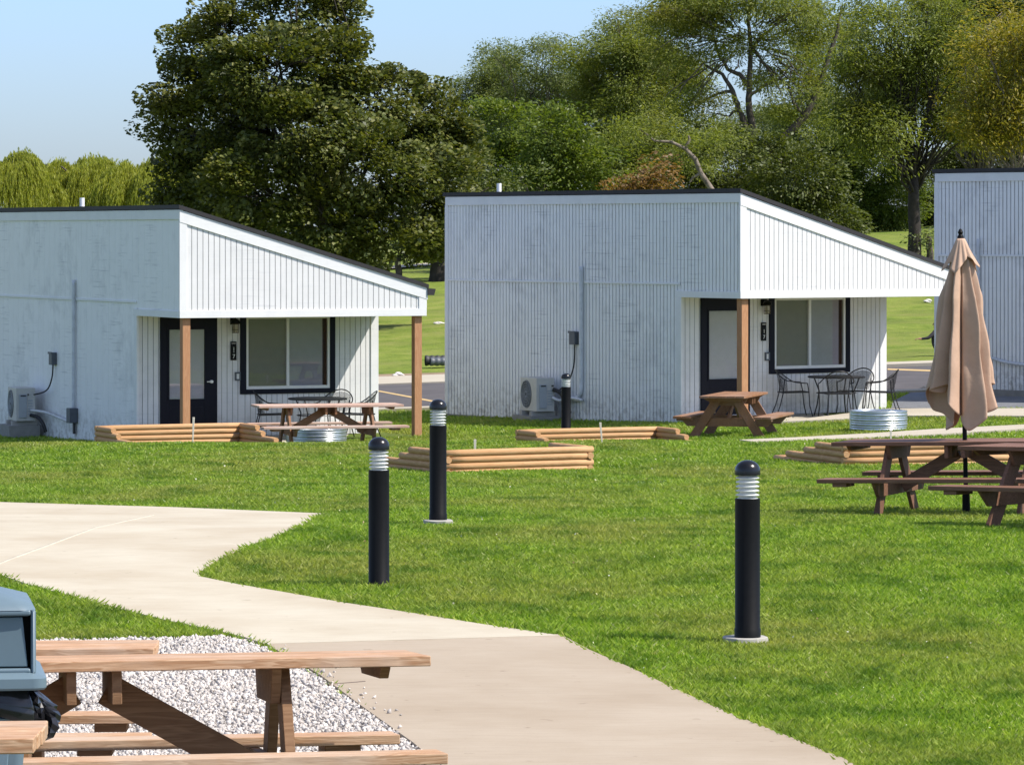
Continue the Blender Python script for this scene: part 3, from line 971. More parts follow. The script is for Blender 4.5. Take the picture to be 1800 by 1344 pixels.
def cable(c, name, pts, r, mat, lab, cat, grp=None):
    o = MB()
    P_ = [to_world(c, *p) for p in pts]
    # smooth through the points
    Q = []
    for i in range(len(P_) - 1):
        p0, p1, p2, p3 = P_[max(i - 1, 0)], P_[i], P_[i + 1], P_[min(i + 2, len(P_) - 1)]
        for k in range(6):
            s = k / 6
            Q.append(.5 * ((2 * p1) + (p2 - p0) * s + (2 * p0 - 5 * p1 + 4 * p2 - p3) * s * s + (3 * p1 - p0 - 3 * p2 + p3) * s ** 3))
    Q.append(P_[-1])
    o.tube(Q, r, 7)
    return tag(o.build(name, mat, None, smooth=True), lab, cat, grp)
def v_at(c, px, u=-.03):
    # distance back along the side wall that shows at photo column px
    best = min((abs(CX + FPX * to_world(c, u, v / 50).x / to_world(c, u, v / 50).y - px), v / 50) for v in range(-20, 480))
    return best[1]
v2 = v_at(C2, 950, -.3)
ac_unit(C2, v2, -.06, "middle", -14)
v1 = v_at(C1, 42, -.3)
ac_unit(C1, v1, .04, "left", -7)
# middle cabin services
vb = v_at(C2, 1011)
b_ = thing("disconnect_box", "dark grey disconnect box on the middle cabin's side wall above the cables", "utility box", to_world(C2, -.004, vb, 1.28), C2[2], "wall disconnect boxes")
MB().box(-.10, 0, -.09, .09, 0, .24).build("box", M['grey_box'], b_, bevel=.008)
MB().box(-.115, -.10, -.10, .10, .21, .25).build("lid", M['grey_box'], b_)
vp = v_at(C2, 1023)
cable(C2, "conduit", [(-.05, vp, 2.72), (-.05, vp, 2.0), (-.05, vp, 1.2), (-.05, vp, .55), (-.055, vp + .04, .36), (-.06, vp + .25, .27), (-.06, vp + .62, .25)], .042, M['conduit'],
      "tall pale conduit running down the middle cabin's side wall and bending at its foot", "conduit", "wall conduits")
cable(C2, "power_cable", [(-.05, vb - .02, 1.28), (-.07, vb - .02, .9), (-.10, vb + .12, .60), (-.14, vb + .45, .40), (-.2, vb + .8, .47), (-.32, v2 - .44, .52)], .014, M['cable'],
      "black cable looping from the middle cabin's wall box down to the air conditioner", "cable")
cable(C2, "refrigerant_line", [(-.32, v2 - .42, .30), (-.26, v2 - .55, .25), (-.16, v2 - .7, .30), (-.06, v2 - 1.0, .26), (-.06, vp + .6, .25)], .028, M['pipe_wrap'],
      "white wrapped pipe between the middle cabin's air conditioner and its conduit", "pipe")
cable(C2, "refrigerant_line", [(-.30, v2 - .42, .45), (-.24, v2 - .60, .36), (-.20, v2 - .64, .12), (-.16, v2 - .75, .02)], .040, M['cable'],
      "black insulated hose dropping beside the middle cabin's air conditioner", "pipe")
# left cabin services
vb = v_at(C1, 95)
b_ = thing("disconnect_box", "dark grey disconnect box on the left cabin's side wall above the air conditioner", "utility box", to_world(C1, -.004, vb, 1.20), C1[2], "wall disconnect boxes")
MB().box(-.10, 0, -.09, .09, 0, .23).build("box", M['grey_box'], b_, bevel=.008)
MB().box(-.115, -.10, -.10, .10, .20, .24).build("lid", M['grey_box'], b_)
vp = v_at(C1, 131)
cable(C1, "conduit", [(-.05, vp, 2.78), (-.05, vp, 2.0), (-.05, vp, 1.0), (-.05, vp, .42)], .034, M['conduit'],
      "tall straight pale conduit running down the left cabin's side wall into a grey box", "conduit", "wall conduits")
b_ = thing("junction_box", "grey junction box low on the left cabin's side wall under the conduit", "utility box", to_world(C1, -.004, vp - .02, .18), C1[2])
MB().box(-.16, 0, -.10, .10, 0, .27).build("box", M['grey_box'], b_, bevel=.008)
MB().box(-.06, -.02, -.03, .03, -.2, 0).build("stub_pipe", M['dark_grille'], b_)
cable(C1, "power_cable", [(-.05, vb, 1.20), (-.08, vb - .02, .95), (-.15, vb + .10, .72), (-.26, v1 - .30, .62), (-.36, v1 - .44, .64)], .014, M['cable'],
      "black cable curving from the left cabin's wall box to the air conditioner", "cable")
cable(C1, "refrigerant_line", [(-.30, v1 - .42, .34), (-.20, v1 - .6, .33), (-.10, v1 - .85, .30), (-.06, vp + .3, .20), (-.07, vp + .1, .24)], .026, M['pipe_wrap'],
      "white wrapped pipe running from the left cabin's air conditioner to the junction box", "pipe")
cable(C1, "refrigerant_line", [(-.30, v1 - .42, .25), (-.22, v1 - .6, .22), (-.16, v1 - .72, .10), (-.12, v1 - .75, -.05)], .034, M['cable'],
      "black insulated hose bending to the ground by the left cabin's air conditioner", "pipe")
# right cabin conduit
vq = v_at(C3, 1721)
cable(C3, "conduit", [(-.05, vq, 2.75), (-.06, vq, 2.5), (-.03, vq + .02, 2.0), (-.05, vq, 1.1), (-.05, vq, .1)], .034, M['conduit'],
      "grey conduit on the right cabin's side wall just right of the closed umbrella", "conduit", "wall conduits")
vr = v_at(C3, 1745)
cable(C3, "pipe", [(-.05, vr, .45), (-.06, vr - .6, .36), (-.06, vr - 2.2, .30)], .03, M['conduit'],
      "grey pipe running low along the foot of the right cabin's side wall", "pipe")

# ------------------------------------------------------------------ picnic tables
def picnic_table(label, loc, rz, mat, mat2, length=2.44, rx=0.0, group="picnic tables", rnd=False, ry=0.0, frame=.68):
    t_ = thing("picnic_table", label, "picnic table", loc, rz, group, rx=rx, ry=ry)
    h, tw, th = .76, .73, .038
    hl = length / 2
    top = MB()
    for k in range(5):
        y = -tw / 2 + k * (tw + .006) / 5
        top.box(-hl + random.uniform(-.004, .004), hl + random.uniform(-.004, .004), y, y + tw / 5 - .004, h - th, h)
    top.build("tabletop", mat, t_, bevel=.004)
    for s in (-1, 1):
        b = MB()
        yc = s * .66
        for k in (0, 1): b.box(-hl, hl, yc - .143 + k * .146, yc - .143 + k * .146 + .14, .43 - th, .43)
        b.build("bench", mat, t_, bevel=.004)
    for s in (-1, 1):
        x = s * frame
        for q in (-1, 1):
            l = MB()
            # leg: 2x6 board leaning out, cut level top and bottom
            a, b_ = (x + s * .02, q * .14, h - th - .001), (x + s * .02, q * .60, 0.0)
            wv = .085
            tk = .019
            l.add([(a[0] - tk, a[1] - wv, a[2]), (a[0] + tk, a[1] - wv, a[2]), (a[0] + tk, a[1] + wv, a[2]), (a[0] - tk, a[1] + wv, a[2]),
                   (b_[0] - tk, b_[1] - wv, b_[2]), (b_[0] + tk, b_[1] - wv, b_[2]), (b_[0] + tk, b_[1] + wv, b_[2]), (b_[0] - tk, b_[1] + wv, b_[2])],
                  [(0, 1, 2, 3), (7, 6, 5, 4), (0, 4, 5, 1), (1, 5, 6, 2), (2, 6, 7, 3), (3, 7, 4, 0)])
            l.build("leg", mat2, t_, bevel=.003)
        sb = MB()
        xx = x - s * .019
        sb.add([(xx - .018, -.79, .391), (xx + .018, -.79, .391), (xx + .018, .79, .391), (xx - .018, .79, .391),
                (xx - .018, -.66, .255), (xx + .018, -.66, .255), (xx + .018, .66, .255), (xx - .018, .66, .255)],
               [(0, 1, 2, 3), (7, 6, 5, 4), (0, 4, 5, 1), (1, 5, 6, 2), (2, 6, 7, 3), (3, 7, 4, 0)])
        sb.build("bench_support", mat2, t_, bevel=.003)
        tc = MB()
        for xx, hh in ((x - s * .019, .13), (s * (hl - .16), .045)):
            tc.add([(xx - .018, -.34, h - th - .001), (xx + .018, -.34, h - th - .001), (xx + .018, .34, h - th - .001), (xx - .018, .34, h - th - .001),
                    (xx - .018, -.27, h - th - hh), (xx + .018, -.27, h - th - hh), (xx + .018, .27, h - th - hh), (xx - .018, .27, h - th - hh)],
                   [(0, 1, 2, 3), (7, 6, 5, 4), (0, 4, 5, 1), (1, 5, 6, 2), (2, 6, 7, 3), (3, 7, 4, 0)])
        tc.build("top_cleat", mat2, t_, bevel=.003)
        for q in (-1, 1):
            MB().box(s * (hl - .22) - .07, s * (hl - .22) + .07, q * .66 - .12, q * .66 + .12, .355, .391).build("bench_cleat", mat2, t_, bevel=.003)
        br = MB()
        br.bar((s * .10, 0, h - th - .09), (x - s * .045, 0, .30), .036, .12, (0, 1, 0)) if False else br.bar((s * .06, 0, h - th - .075), (x - s * .045, 0, .32), .036, .12)
        br.build("brace", mat2, t_, bevel=.003)
    cc = MB()
    cc.box(-.10, -.064, -.33, .33, h - th - .12, h - th - .001).box(.064, .10, -.33, .33, h - th - .12, h - th - .001)
    cc.build("centre_cleat", mat2, t_, bevel=.003)
    return t_
def on_ground(x, y, dz=0.0): return (x, y, gf(x, y) + dz)

# front row, standing on the gravel pad, which falls away from the viewer
X0 = (151 - 900) * 14.5 / FPX
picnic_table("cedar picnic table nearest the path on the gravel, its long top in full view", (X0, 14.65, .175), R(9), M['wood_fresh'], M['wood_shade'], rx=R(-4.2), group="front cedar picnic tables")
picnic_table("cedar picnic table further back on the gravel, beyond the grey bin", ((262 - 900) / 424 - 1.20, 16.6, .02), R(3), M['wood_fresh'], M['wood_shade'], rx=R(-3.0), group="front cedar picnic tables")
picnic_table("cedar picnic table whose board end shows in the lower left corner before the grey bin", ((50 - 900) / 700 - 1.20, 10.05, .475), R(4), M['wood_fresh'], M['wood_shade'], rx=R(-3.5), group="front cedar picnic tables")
# cabin tables
picnic_table("pinkish sun-bleached long picnic table in front of the left cabin's patio", (-3.07, 66.2, -1.10), R(14), M['wood_pink'], M['wood_tan'], group="picnic tables by the cabins")
picnic_table("brown picnic table seen end-on before the middle cabin's door", on_ground(3.62, 64.9, -.07), R(75), M['wood_tan'], M['wood_tan'], length=1.95, frame=.55, group="picnic tables by the cabins")
# right side dark tables
RT = P(1699, 905, 38.0)
t1 = picnic_table("dark brown picnic table with the closed umbrella standing through it", (RT.x, 38.0, gf(RT.x, 38.0) - .03), R(-24), M['wood_dark'], M['wood_dark'], ry=R(-1.5), group="dark brown picnic tables")
picnic_table("dark brown picnic table cut off at the right edge, without umbrella", (5.06, 34.5, -.10), R(-43), M['wood_dark'], M['wood_dark'], length=2.4, ry=R(-1.5), group="dark brown picnic tables")

# ------------------------------------------------------------------ umbrella (closed)
def umbrella():
    z0 = gf(RT.x, 38.0) - .05
    t_ = thing("patio_umbrella", "closed tan canvas umbrella on a dark pole through the brown picnic table", "umbrella", (RT.x, 38.0, z0), 0, ry=R(-1.2))
    MB().tube([(0, 0, .05), (0, 0, 1.3), (0, 0, 2.70)], .022, 14).build("pole", M['black'], t_, smooth='auto')
    MB().lathe([(.022, 2.66), (.034, 2.68), (.030, 2.72), (.018, 2.74), (.026, 2.76), (.012, 2.79), (0.001, 2.795)], 16).build("finial", M['black'], t_, smooth='auto')
    MB().lathe([(.23, 0), (.23, .03), (.20, .05), (.04, .06), (.035, .30), (.028, .30)], 24).build("base_stand", M['black'], t_, smooth='auto')
    n, m = 256, 60
    v, f = [], []
    for j in range(m + 1):
        s = j / m
        for k in range(n):
            a = 2 * math.pi * k / n
            rr = .060 + .105 * min(1, s * 4) ** .8 + .17 * s ** 1.15
            # eight ribs gathered in; loose cloth between them folded over to one side
            ph = (a * 8 / (2 * math.pi) + .22 * math.sin(a * 3 + 1.1) + .10 * s) % 1.0
            tri = 1 - abs(2 * (ph ** 1.5) - 1)
            deep = .46 + .28 * math.sin(a * 2 + .7) ** 2
            r_ = rr * (1 - deep * (1 - tri) * min(1, s * 3 + .3)) * (1 + .035 * math.sin(a * 19 + 2.5 * s) * s)
            gape = max(0, 1 - abs(math.atan2(math.sin(a + 1.66), math.cos(a + 1.66))) / .20)
            r_ *= 1 - .80 * gape * min(1, s * 4)
            hem = .40 + 1.30 * (.5 + .5 * math.cos(a * 2 - .65)) + .16 * math.cos(a * 8 + .4) + .10 * math.sin(a * 5)
            z = 2.56 - s * (1.76 - .30 * hem * s)
            a2 = a + .10 * s * math.sin(a * 6 + 1)
            wob = .012 * math.sin(z * 9 + a * 3)
            v.append(((r_ + wob) * math.cos(a2) * 1.05 - .030 * s, (r_ + wob) * .85 * math.sin(a2), z))
    for j in range(m):
        for k in range(n):
            f.append((j * n + k, j * n + (k + 1) % n, (j + 1) * n + (k + 1) % n, (j + 1) * n + k))
    mb = MB()
    mb.v, mb.f = v, f
    o = mb.build("canopy", M['canvas'], t_, smooth=True)
    sd_ = o.modifiers.new("solid", 'SOLIDIFY')
    sd_.thickness = .003
    v, f = [], []
    n, m = 128, 14
    for j in range(m + 1):
        s = j / m
        for k in range(n):
            a = 2 * math.pi * k / n
            pk = (1 - abs(2 * ((a * 5 / (2 * math.pi) + .15 * math.sin(a * 2)) % 1.0) - 1)) ** 1.3
            r_ = .035 + .125 * s ** .8 * (.62 + .62 * pk * s) + .01 * math.sin(a * 13) * s
            v.append((r_ * math.cos(a), r_ * .9 * math.sin(a), 2.70 - s * (.20 + .11 * pk + .03 * math.sin(a * 2))))
    for j in range(m):
        for k in range(n):
            f.append((j * n + k, j * n + (k + 1) % n, (j + 1) * n + (k + 1) % n, (j + 1) * n + k))
    mb = MB()
    mb.v, mb.f = v, f
    o = mb.build("vent_cap", M['canvas'], t_, smooth=True)
    sd_ = o.modifiers.new("solid", 'SOLIDIFY')
    sd_.thickness = .003
umbrella()

# ------------------------------------------------------------------ bollard lights
def bollard(label, px, Y, base_dz, pad=False, dia=.152, h=1.07):
    x = (px - CX) * Y / FPX
    t_ = thing("bollard_light", label, "bollard light", (x, Y, gf(x, Y) + base_dz), random.uniform(0, 6), "black bollard lights")
    r = dia / 2
    MB().lathe([(r + .004, -.05), (r + .004, .05), (r, .055), (r, h - .235), (r - .004, h - .232)], 40).build("post", M['black'], t_, smooth='auto')
    lv = MB()
    z = h - .232
    prof = [(r - .012, z)]
    for k in range(5):
        zz = z + .012 + k * .026
        prof += [(r - .030, zz), (r - .006, zz + .004), (r - .004, zz + .009), (r - .030, zz + .022)]
    prof += [(r - .012, h - .09)]
    lv.lathe(prof, 40)
    lv.build("louvre", M['louver'], t_, smooth='auto')
    MB().lathe([(r - .001, h - .234), (r - .001, h - .092)], 40, cap=False).build("lens", M['lens'], t_, smooth=True)
    dm = [(r - .002, h - .092), (r + .002, h - .090), (r + .002, h - .066)]
    for k in range(1, 9):
        a = k / 8 * math.pi / 2
        dm.append(((r + .001) * math.cos(a) + .0005, h - .064 + .064 * math.sin(a)))
    MB().lathe(dm, 40).build("dome_cap", M['black_gloss'], t_, smooth='auto')
    if pad:
        p = MB()
        n = 20
        random.seed(int(px))
        rr = [.135 + random.uniform(-.012, .012) for _ in range(n)]
        p.v = [(rr[k] * math.cos(6.2832 * k / n) * 1.0 + .02, rr[k] * math.sin(6.2832 * k / n), -.1) for k in range(n)] + [(rr[k] * math.cos(6.2832 * k / n) + .03, rr[k] * math.sin(6.2832 * k / n),.0) for k in range(n)]
        p.f = [tuple(range(n, 2 * n))] + [(k, (k + 1) % n, n + (k + 1) % n, n + k) for k in range(n)]
        p.build("base_pad", M['pad'], t_, bevel=.008)
    return t_
bollard("black bollard light alone on the right lawn, tallest and nearest, with a concrete foot", 1314, 24.1, .06, True)
bollard("black bollard light standing in grass beside the path bend, without a visible foot", 666, 28.0, .0, dia=.146)
bollard("black bollard light on a pale foot before the middle log planter", 770, 35.4, .06, True)
bollard("small distant black bollard light by the middle cabin's air conditioner", 995, 68.0, .0, dia=.165)

# ------------------------------------------------------------------ log planters, U-shaped, arms stepping down
LOGM = {}
def log_mesh(Lg):
    k = round(Lg, 2)
    if k not in LOGM:
        mb = MB()
        r = .046
        n = 14
        pr = []
        for i, x in enumerate(np.linspace(0, Lg, 9)):
            pr.append((x, 0, 0))
        mb.tube(pr, [r * .93] + [r] * 7 + [r * .93], n)
        me = bpy.data.meshes.new("log")
        me.from_pydata(mb.v, [], mb.f)
        me.materials.append(M['log'])
        me.polygons.foreach_set("use_smooth", [len(p.vertices) == 4 for p in me.polygons])
        LOGM[k] = me
    return LOGM[k]
def planter(label, x, y, z, rz, Wd, arms, sgn):
    """wall along local x at y=0, arms run along sgn*y; arms = lengths from the bottom course up"""
    t_ = thing("log_planter", label, "log planter", (x, y, z), rz, "round-log planters")
    h = .082
    def put(px_, py_, pz_, ang, Lg):
        o = link(bpy.data.objects.new("log", log_mesh(Lg)))
        o.parent = t_
        o.location = (px_, py_, pz_)
        o.rotation_euler = (random.uniform(-1, 1) if False else 0, random.uniform(-.002, .002), ang)
    for k, A in enumerate(arms):
        zz = .04 + k * h
        alt = k % 2
        e = .046
        # main wall; courses overlap alternately at the corners
        put(-e if alt else e, 0, zz, 0, Wd + (2 * e if alt else -2 * e))
        a0 = -sgn * e if not alt else sgn * e
        put(0, a0, zz, sgn * math.pi / 2, A)
        put(Wd, a0, zz, sgn * math.pi / 2, A)
        if k == 0: put(e, sgn * (A - e), zz, 0, Wd - 2 * e)
    return t_
rzp = R(24)
def px_at(px, Y): return (px - CX) * Y / FPX
planter("log planter in front of the left cabin's door, open towards the viewer", px_at(172, 63.6), 63.6, -.90, rzp, 2.42, [1.95, 1.6, 1.1, .75], -1)
planter("log planter before the middle cabin's side wall, open towards the viewer", px_at(912, 62.6), 62.6, -.91, rzp, 2.42, [1.95, 1.6, 1.1, .7], -1)
planter("log planter in mid-lawn behind two bollards, long lit wall in front", px_at(786, 50.2), 50.2, -.56, R(29), 2.07, [2.1, 1.85, 1.3, .95], 1)
planter("log planter behind the dark umbrella table at the right", px_at(1486, 52.2), 52.2, -.60, R(20), 2.45, [2.3, 1.8, 1.3, .85], 1)
def stake(label, px, py_top, Y, h, tilt):
    x = px_at(px, Y)
    z = HC - (py_top - HY) * Y / FPX
    zb = gf(x, Y) - .15
    mb = MB().box(-.017, .017, -.012, .012, 0, z - zb)
    mb.v = [(a * (.3 if c < .01 else 1), b, c) for a, b, c in mb.v]
    o = mb.build("stake", M['stake'], None, bevel=.002)
    o.location = (x - math.sin(tilt) * 0, Y, zb)
    o.rotation_euler = (0, tilt, 0)
    tag(o, label, "stake", "pale wooden stakes")
stake("thin pale stake inside the log planter at the left cabin", 338, 733, 62.9, .4, R(2))
stake("thin pale stake leaning inside the log planter at the middle cabin", 1060, 742, 61.6, .4, R(-5))
stake("short pale stake behind the log planter in the middle of the lawn", 835, 772, 52.5, .4, 0)
stake("short pale stake by the fire ring, above the umbrella table's top", 1566, 755, 61.0, .4, 0)

# ------------------------------------------------------------------ fire rings
def ring(label, px, Y, z, r, h=.30):
    x = px_at(px, Y)
    t_ = thing("fire_ring", label, "fire ring", (x, Y, z), 0, "corrugated steel fire rings")
    prof = []
    n = 33
    for k in range(n):
        s = k / (n - 1)
        prof.append((r + .012 * math.sin(s * 4 * 2 * math.pi), s * h))
    prof += [(r - .006 + .012 * math.sin(s * 4 * 2 * math.pi), (1 - s) * h) for s in [k / 32 for k in range(33)]]
    MB().lathe(prof, 64, cap=False).build("steel_wall", M['zinc'], t_, smooth=True)
    MB().tube([(r * math.cos(a), r * math.sin(a), h) for a in [2 * math.pi * k / 64 for k in range(65)]], .010, 6, cap=False).build("rim", M['zinc'], t_, smooth=True)
    MB().box(-r - .022, -r + .01, -.04, .04, 0, h).build("seam_plate", M['zinc'], t_)
    MB().lathe([(r - .03, .03), (.001, .05)], 32, cap=False).build("ash_bed", M['concrete_foot'], t_)
ring("corrugated steel fire ring before the middle cabin's patio chairs", 1545, 65.5, gf(6, 65.5) + .02, .46, .31)
ring("corrugated steel fire ring under the near bench of the left cabin's table", 557, 67.7, -1.06, .50, .24)

# ------------------------------------------------------------------ patio sets
def wire_chair_parts(t_):
    s = .24
    MB().add([(-s, -s, .44), (s, -s, .44), (s * .9, s, .43), (-s * .9, s, .43), (-s, -s, .432), (s, -s, .432), (s * .9, s, .422), (-s * .9, s, .422)],
             [(0, 1, 2, 3), (7, 6, 5, 4), (0, 4, 5, 1), (1, 5, 6, 2), (2, 6, 7, 3), (3, 7, 4, 0)]).build("seat", M['mesh'], t_)
    fr = MB()
    fr.tube([(-s, -s, .44), (s, -s, .44), (s * .9, s, .43), (-s * .9, s, .43), (-s, -s, .44)], .011, 6)
    fr.build("seat_frame", M['wire'], t_)
    # hoop back that sweeps round to the arms
    hoop = []
    for k in range(21):
        a = math.pi * (k / 20)
        hoop.append((.31 * math.cos(a) * (1.0), .02 + .30 * math.sin(a), .62 + .22 * math.sin(a) ** 1.5))
    hoop = [(.29, -.20, .60)] + hoop + [(-.29, -.20, .60)]
    MB().tube(hoop, .011, 6).build("arm_hoop", M['wire'], t_, smooth=True)
    bk = []
    vv, ff = [], []
    for j in range(5):
        q = j / 4
        for k in range(9):
            a = math.pi * (.18 + .64 * k / 8)
            vv.append(((.22 + .07 * q) * math.cos(a), .02 + (.22 + .07 * q) * math.sin(a), .46 + q * (.16 + .18 * math.sin(a))))
    for j in range(4):
        for k in range(8): ff.append((j * 9 + k, j * 9 + k + 1, (j + 1) * 9 + k + 1, (j + 1) * 9 + k))
    mb = MB()
    mb.v, mb.f = vv, ff
    mb.build("backrest", M['mesh'], t_)
    for q in (-1, 1):
        MB().tube([(q * .29, -.20, .60), (q * .27, -.23, .45), (q * .25, -.25, .2), (q * .27, -.30, 0)], .010, 6).build("leg", M['wire'], t_)
        MB().tube([(q * .20, .20, .66), (q * .18, .22, .43), (q * .20, .28, .2), (q * .23, .36, 0)], .010, 6).build("leg", M['wire'], t_)
def mesh_mat():
    t = NT("black_expanded_mesh")
    t.col((.012, .012, .014)).set(rough=.5)
    v = t.n("TexBrick") if False else None
    c = t.coord((70, 70, 70))
    sep = t.n("SeparateXYZ")
    t.l(c, sep.inputs[0])
    a = t.math('GREATER_THAN', t.math('FRACT', t.math('ADD', sep.outputs[0], sep.outputs[2])), .3)
    b = t.math('GREATER_THAN', t.math('FRACT', t.math('ADD', sep.outputs[1], t.math('MULTIPLY', sep.outputs[2], -1.0))), .3)
    k = t.math('MULTIPLY', a, b)
    tr = t.n("BsdfTransparent")
    mx = t.n("MixShader")
    t.l(k, mx.inputs[0])
    t.l(t.b.outputs[0], mx.inputs[1])
    t.l(tr.outputs[0], mx.inputs[2])
    t.l(mx.outputs[0], t.o.inputs[0])
    return t.m
M['mesh'] = mesh_mat()
proto = None
def patio_set(c, u, v, which, angs):
    global proto
    p = to_world(c, u, v, .035)
    t_ = thing("patio_table", f"round black wire table on the {which} cabin's patio between its chairs", "patio table", p, .3, "round black patio tables")
    MB().lathe([(.50, .69), (.52, .70), (.52, .72), (.50, .725), (.001, .728)], 40).build("tabletop", M['wire'], t_, smooth='auto')
    MB().tube([(.36 * math.cos(a), .36 * math.sin(a), .42) for a in [2 * math.pi * k / 24 for k in range(25)]], .008, 5).build("brace_ring", M['wire'], t_)
    for k in range(4):
        a = math.pi / 4 + k * math.pi / 2
        MB().tube([(.44 * math.cos(a), .44 * math.sin(a), .69), (.34 * math.cos(a), .34 * math.sin(a), .45), (.38 * math.cos(a), .38 * math.sin(a), .2), (.44 * math.cos(a), .44 * math.sin(a), 0)], .012, 6).build("leg", M['wire'], t_)
    for ang, dist, turn, lab in angs:
        a = R(ang)
        loc = p + Vector((math.cos(a) * dist, math.sin(a) * dist, 0))
        face = math.atan2(-math.sin(a), -math.cos(a)) + R(turn)     # seat front looks to the table
        if proto is None:
            t2 = thing("patio_chair", "x", "patio chair", loc, 0)
            wire_chair_parts(t2)
            proto = t2
        else:
            t2 = copy_tree(proto)
        t2.location = loc
        t2.rotation_euler = (0, 0, face + math.pi / 2)
        tag(t2, lab, "patio chair", "black wire patio chairs")
patio_set(C2, 2.72, .82, "middle", [(180, .78, 8, "black wire chair at the left of the middle cabin's patio table, in shade"),
                                    (2, .80, -15, "black wire chair at the right of the middle cabin's patio, against sunlit siding"),
                                    (50, .62, 10, "black wire chair behind the right half of the middle cabin's patio table"),
                                    (-95, .55, 12, "black wire chair in front of the middle cabin's patio table, its back to the viewer")])
patio_set(C1, 2.85, .85, "left", [(180, .80, 8, "black wire chair at the left of the left cabin's patio table, under its window"),
                                  (5, .72, -15, "black wire chair at the right of the left cabin's patio, before the sunlit wall"),
                                  (60, .55, 10, "black wire chair behind the left cabin's patio table, only its hoop back showing")])

# ------------------------------------------------------------------ bin with dome lid
def rbox(mb, secs):
    """loft of rounded rectangles: (z, half_x, half_y, corner, cx, cy)"""
    n = 6
    base = len(mb.v)
    for z, hx, hy, cr, cx_, cy_ in secs:
        for q, (sx, sy) in enumerate(((1, 1), (-1, 1), (-1, -1), (1, -1))):
            for k in range(n):
                a = math.pi / 2 * (q + k / (n - 1))
                mb.v.append((cx_ + sx * (hx - cr) + cr * math.cos(a), cy_ + sy * (hy - cr) + cr * math.sin(a), z))
    m = 4 * n
    for i in range(len(secs) - 1):
        for k in range(m):
            a, b = base + i * m + k, base + i * m + (k + 1) % m
            mb.f.append((a, b, b + m, a + m))
    mb.f.append(tuple(base + k for k in reversed(range(m))))
    mb.f.append(tuple(base + (len(secs) - 1) * m + k for k in range(m)))
    return mb
def bin_():
    Y = 13.0
    s = FPX / Y
    zg = gf(-1.8, Y)
    hx = .29
    cxw = -1.856
    t_ = thing("litter_bin", "blue-grey plastic litter bin with domed flap lid and black bag at the left edge", "litter bin", (cxw, Y, zg), R(9), rx=R(-1))
    zt = HC - (1197 - HY) / s - zg                # underside of the lid rim
    H = zt
    body = rbox(MB(), [(0, .205, .205, .03, 0, 0), (.03, .215, .215, .03, 0, 0), (H - .10, .262, .262, .03, 0, 0), (H - .09, .245, .245, .03, 0, 0), (H - .01, .250, .250, .03, 0, 0)])
    body.build("body", M['bin'], t_, smooth='auto')
    pn = rbox(MB(), [(.08, .17, .008, .004, 0, -.222), (H - .18, .205, .008, .004, 0, -.268), (H - .13, .19, .006, .004, 0, -.268)])
    pn.build("body_panel", M['bin'], t_, smooth='auto')
    rim = rbox(MB(), [(H - .005, hx + .028, hx + .028, .04, 0, 0), (H + .002, hx + .034, hx + .034, .045, 0, 0), (H + .032, hx + .034, hx + .034, .045, 0, 0), (H + .042, hx + .02, hx + .02, .045, 0, 0), (H + .05, hx, hx, .045, 0, 0)])
    rim.build("lid_rim", M['bin'], t_, smooth='auto')
    # hood: side frames, top hip, recessed mouth with flap on the viewer's side
    hz = H + .045
    hood = MB()
    h1 = hz + .205
    for sx in (-1, 1):
        x0, x1 = sorted((sx * hx, sx * (hx - .016)))
        hood.box(x0, x1, -hx, hx, hz, h1)
    hood.box(-hx + .016, hx - .016, -hx + .12, hx, hz, h1)
    hood.box(-hx + .016, hx - .016, -hx, -hx + .12, hz, hz + .018)
    hood.box(-hx + .016, hx - .016, -hx, -hx + .12, h1 - .02, h1)
    hb = hood.build("hood", M['bin'], t_, bevel=.012)
    dome = rbox(MB(), [(h1 - .002, hx, hx, .05, 0, 0), (h1 + .018, hx - .012, hx - .012, .06, 0, 0), (h1 + .055, hx - .13, hx - .13, .06, 0, 0), (h1 + .068, hx - .19, hx - .19, .04, 0, 0)])
    dome.build("dome", M['bin'], t_, smooth='auto')
    fl = MB()
    fl.add([(-hx + .02, -hx + .035, hz + .022), (hx - .026, -hx + .010, hz + .022), (hx - .042, -hx + .022, h1 - .024), (-hx + .02, -hx + .022, h1 - .024),
            (-hx + .02, -hx + .045, hz + .022), (hx - .026, -hx + .02, hz + .022), (hx - .042, -hx + .034, h1 - .024), (-hx + .02, -hx + .034, h1 - .024)],
           [(0, 1, 2, 3), (7, 6, 5, 4), (0, 4, 5, 1), (1, 5, 6, 2), (2, 6, 7, 3), (3, 7, 4, 0)])
    fl.build("flap", M['bin'], t_, bevel=.004)
    MB().box(-hx + .017, hx - .017, -hx + .085, -hx + .119, hz + .02, h1 - .021).build("mouth", M['black'], t_)
    # bag hanging out under the rim at the right
    v, f = [], []
    n, m = 40, 16
    rs = random.Random(3)
    off = [rs.uniform(-1, 1) for _ in range(200)]
    for j in range(m + 1):
        q = j / m
        for k in range(n):
            a = 2 * math.pi * k / n
            c, s_ = math.cos(a), math.sin(a)
            e = .262 / max(abs(c), abs(s_)) ** .92
            right = max(0, c) ** 1.5
            drop = .035 + .135 * right * (.6 + .5 * (s_ < .3))
            z = H + .002 - drop * q
            flare = 1 + .05 * q + .12 * right * math.sin(q * 2.6) + .02 * math.sin(a * 13 + 4 * q) + .012 * off[(k * 7 + j) % 200]
            v.append((e * c * flare, e * s_ * flare, z))
    for j in range(m):
        for k in range(n): f.append((j * n + k, j * n + (k + 1) % n, (j + 1) * n + (k + 1) % n, (j + 1) * n + k))
    mb = MB()
    mb.v, mb.f = v, f
    o = mb.build("bag", M['bag'], t_, smooth=True)
    MB().v
    # knotted tail of the bag
    tv, tf = [], []
    n, m = 18, 12
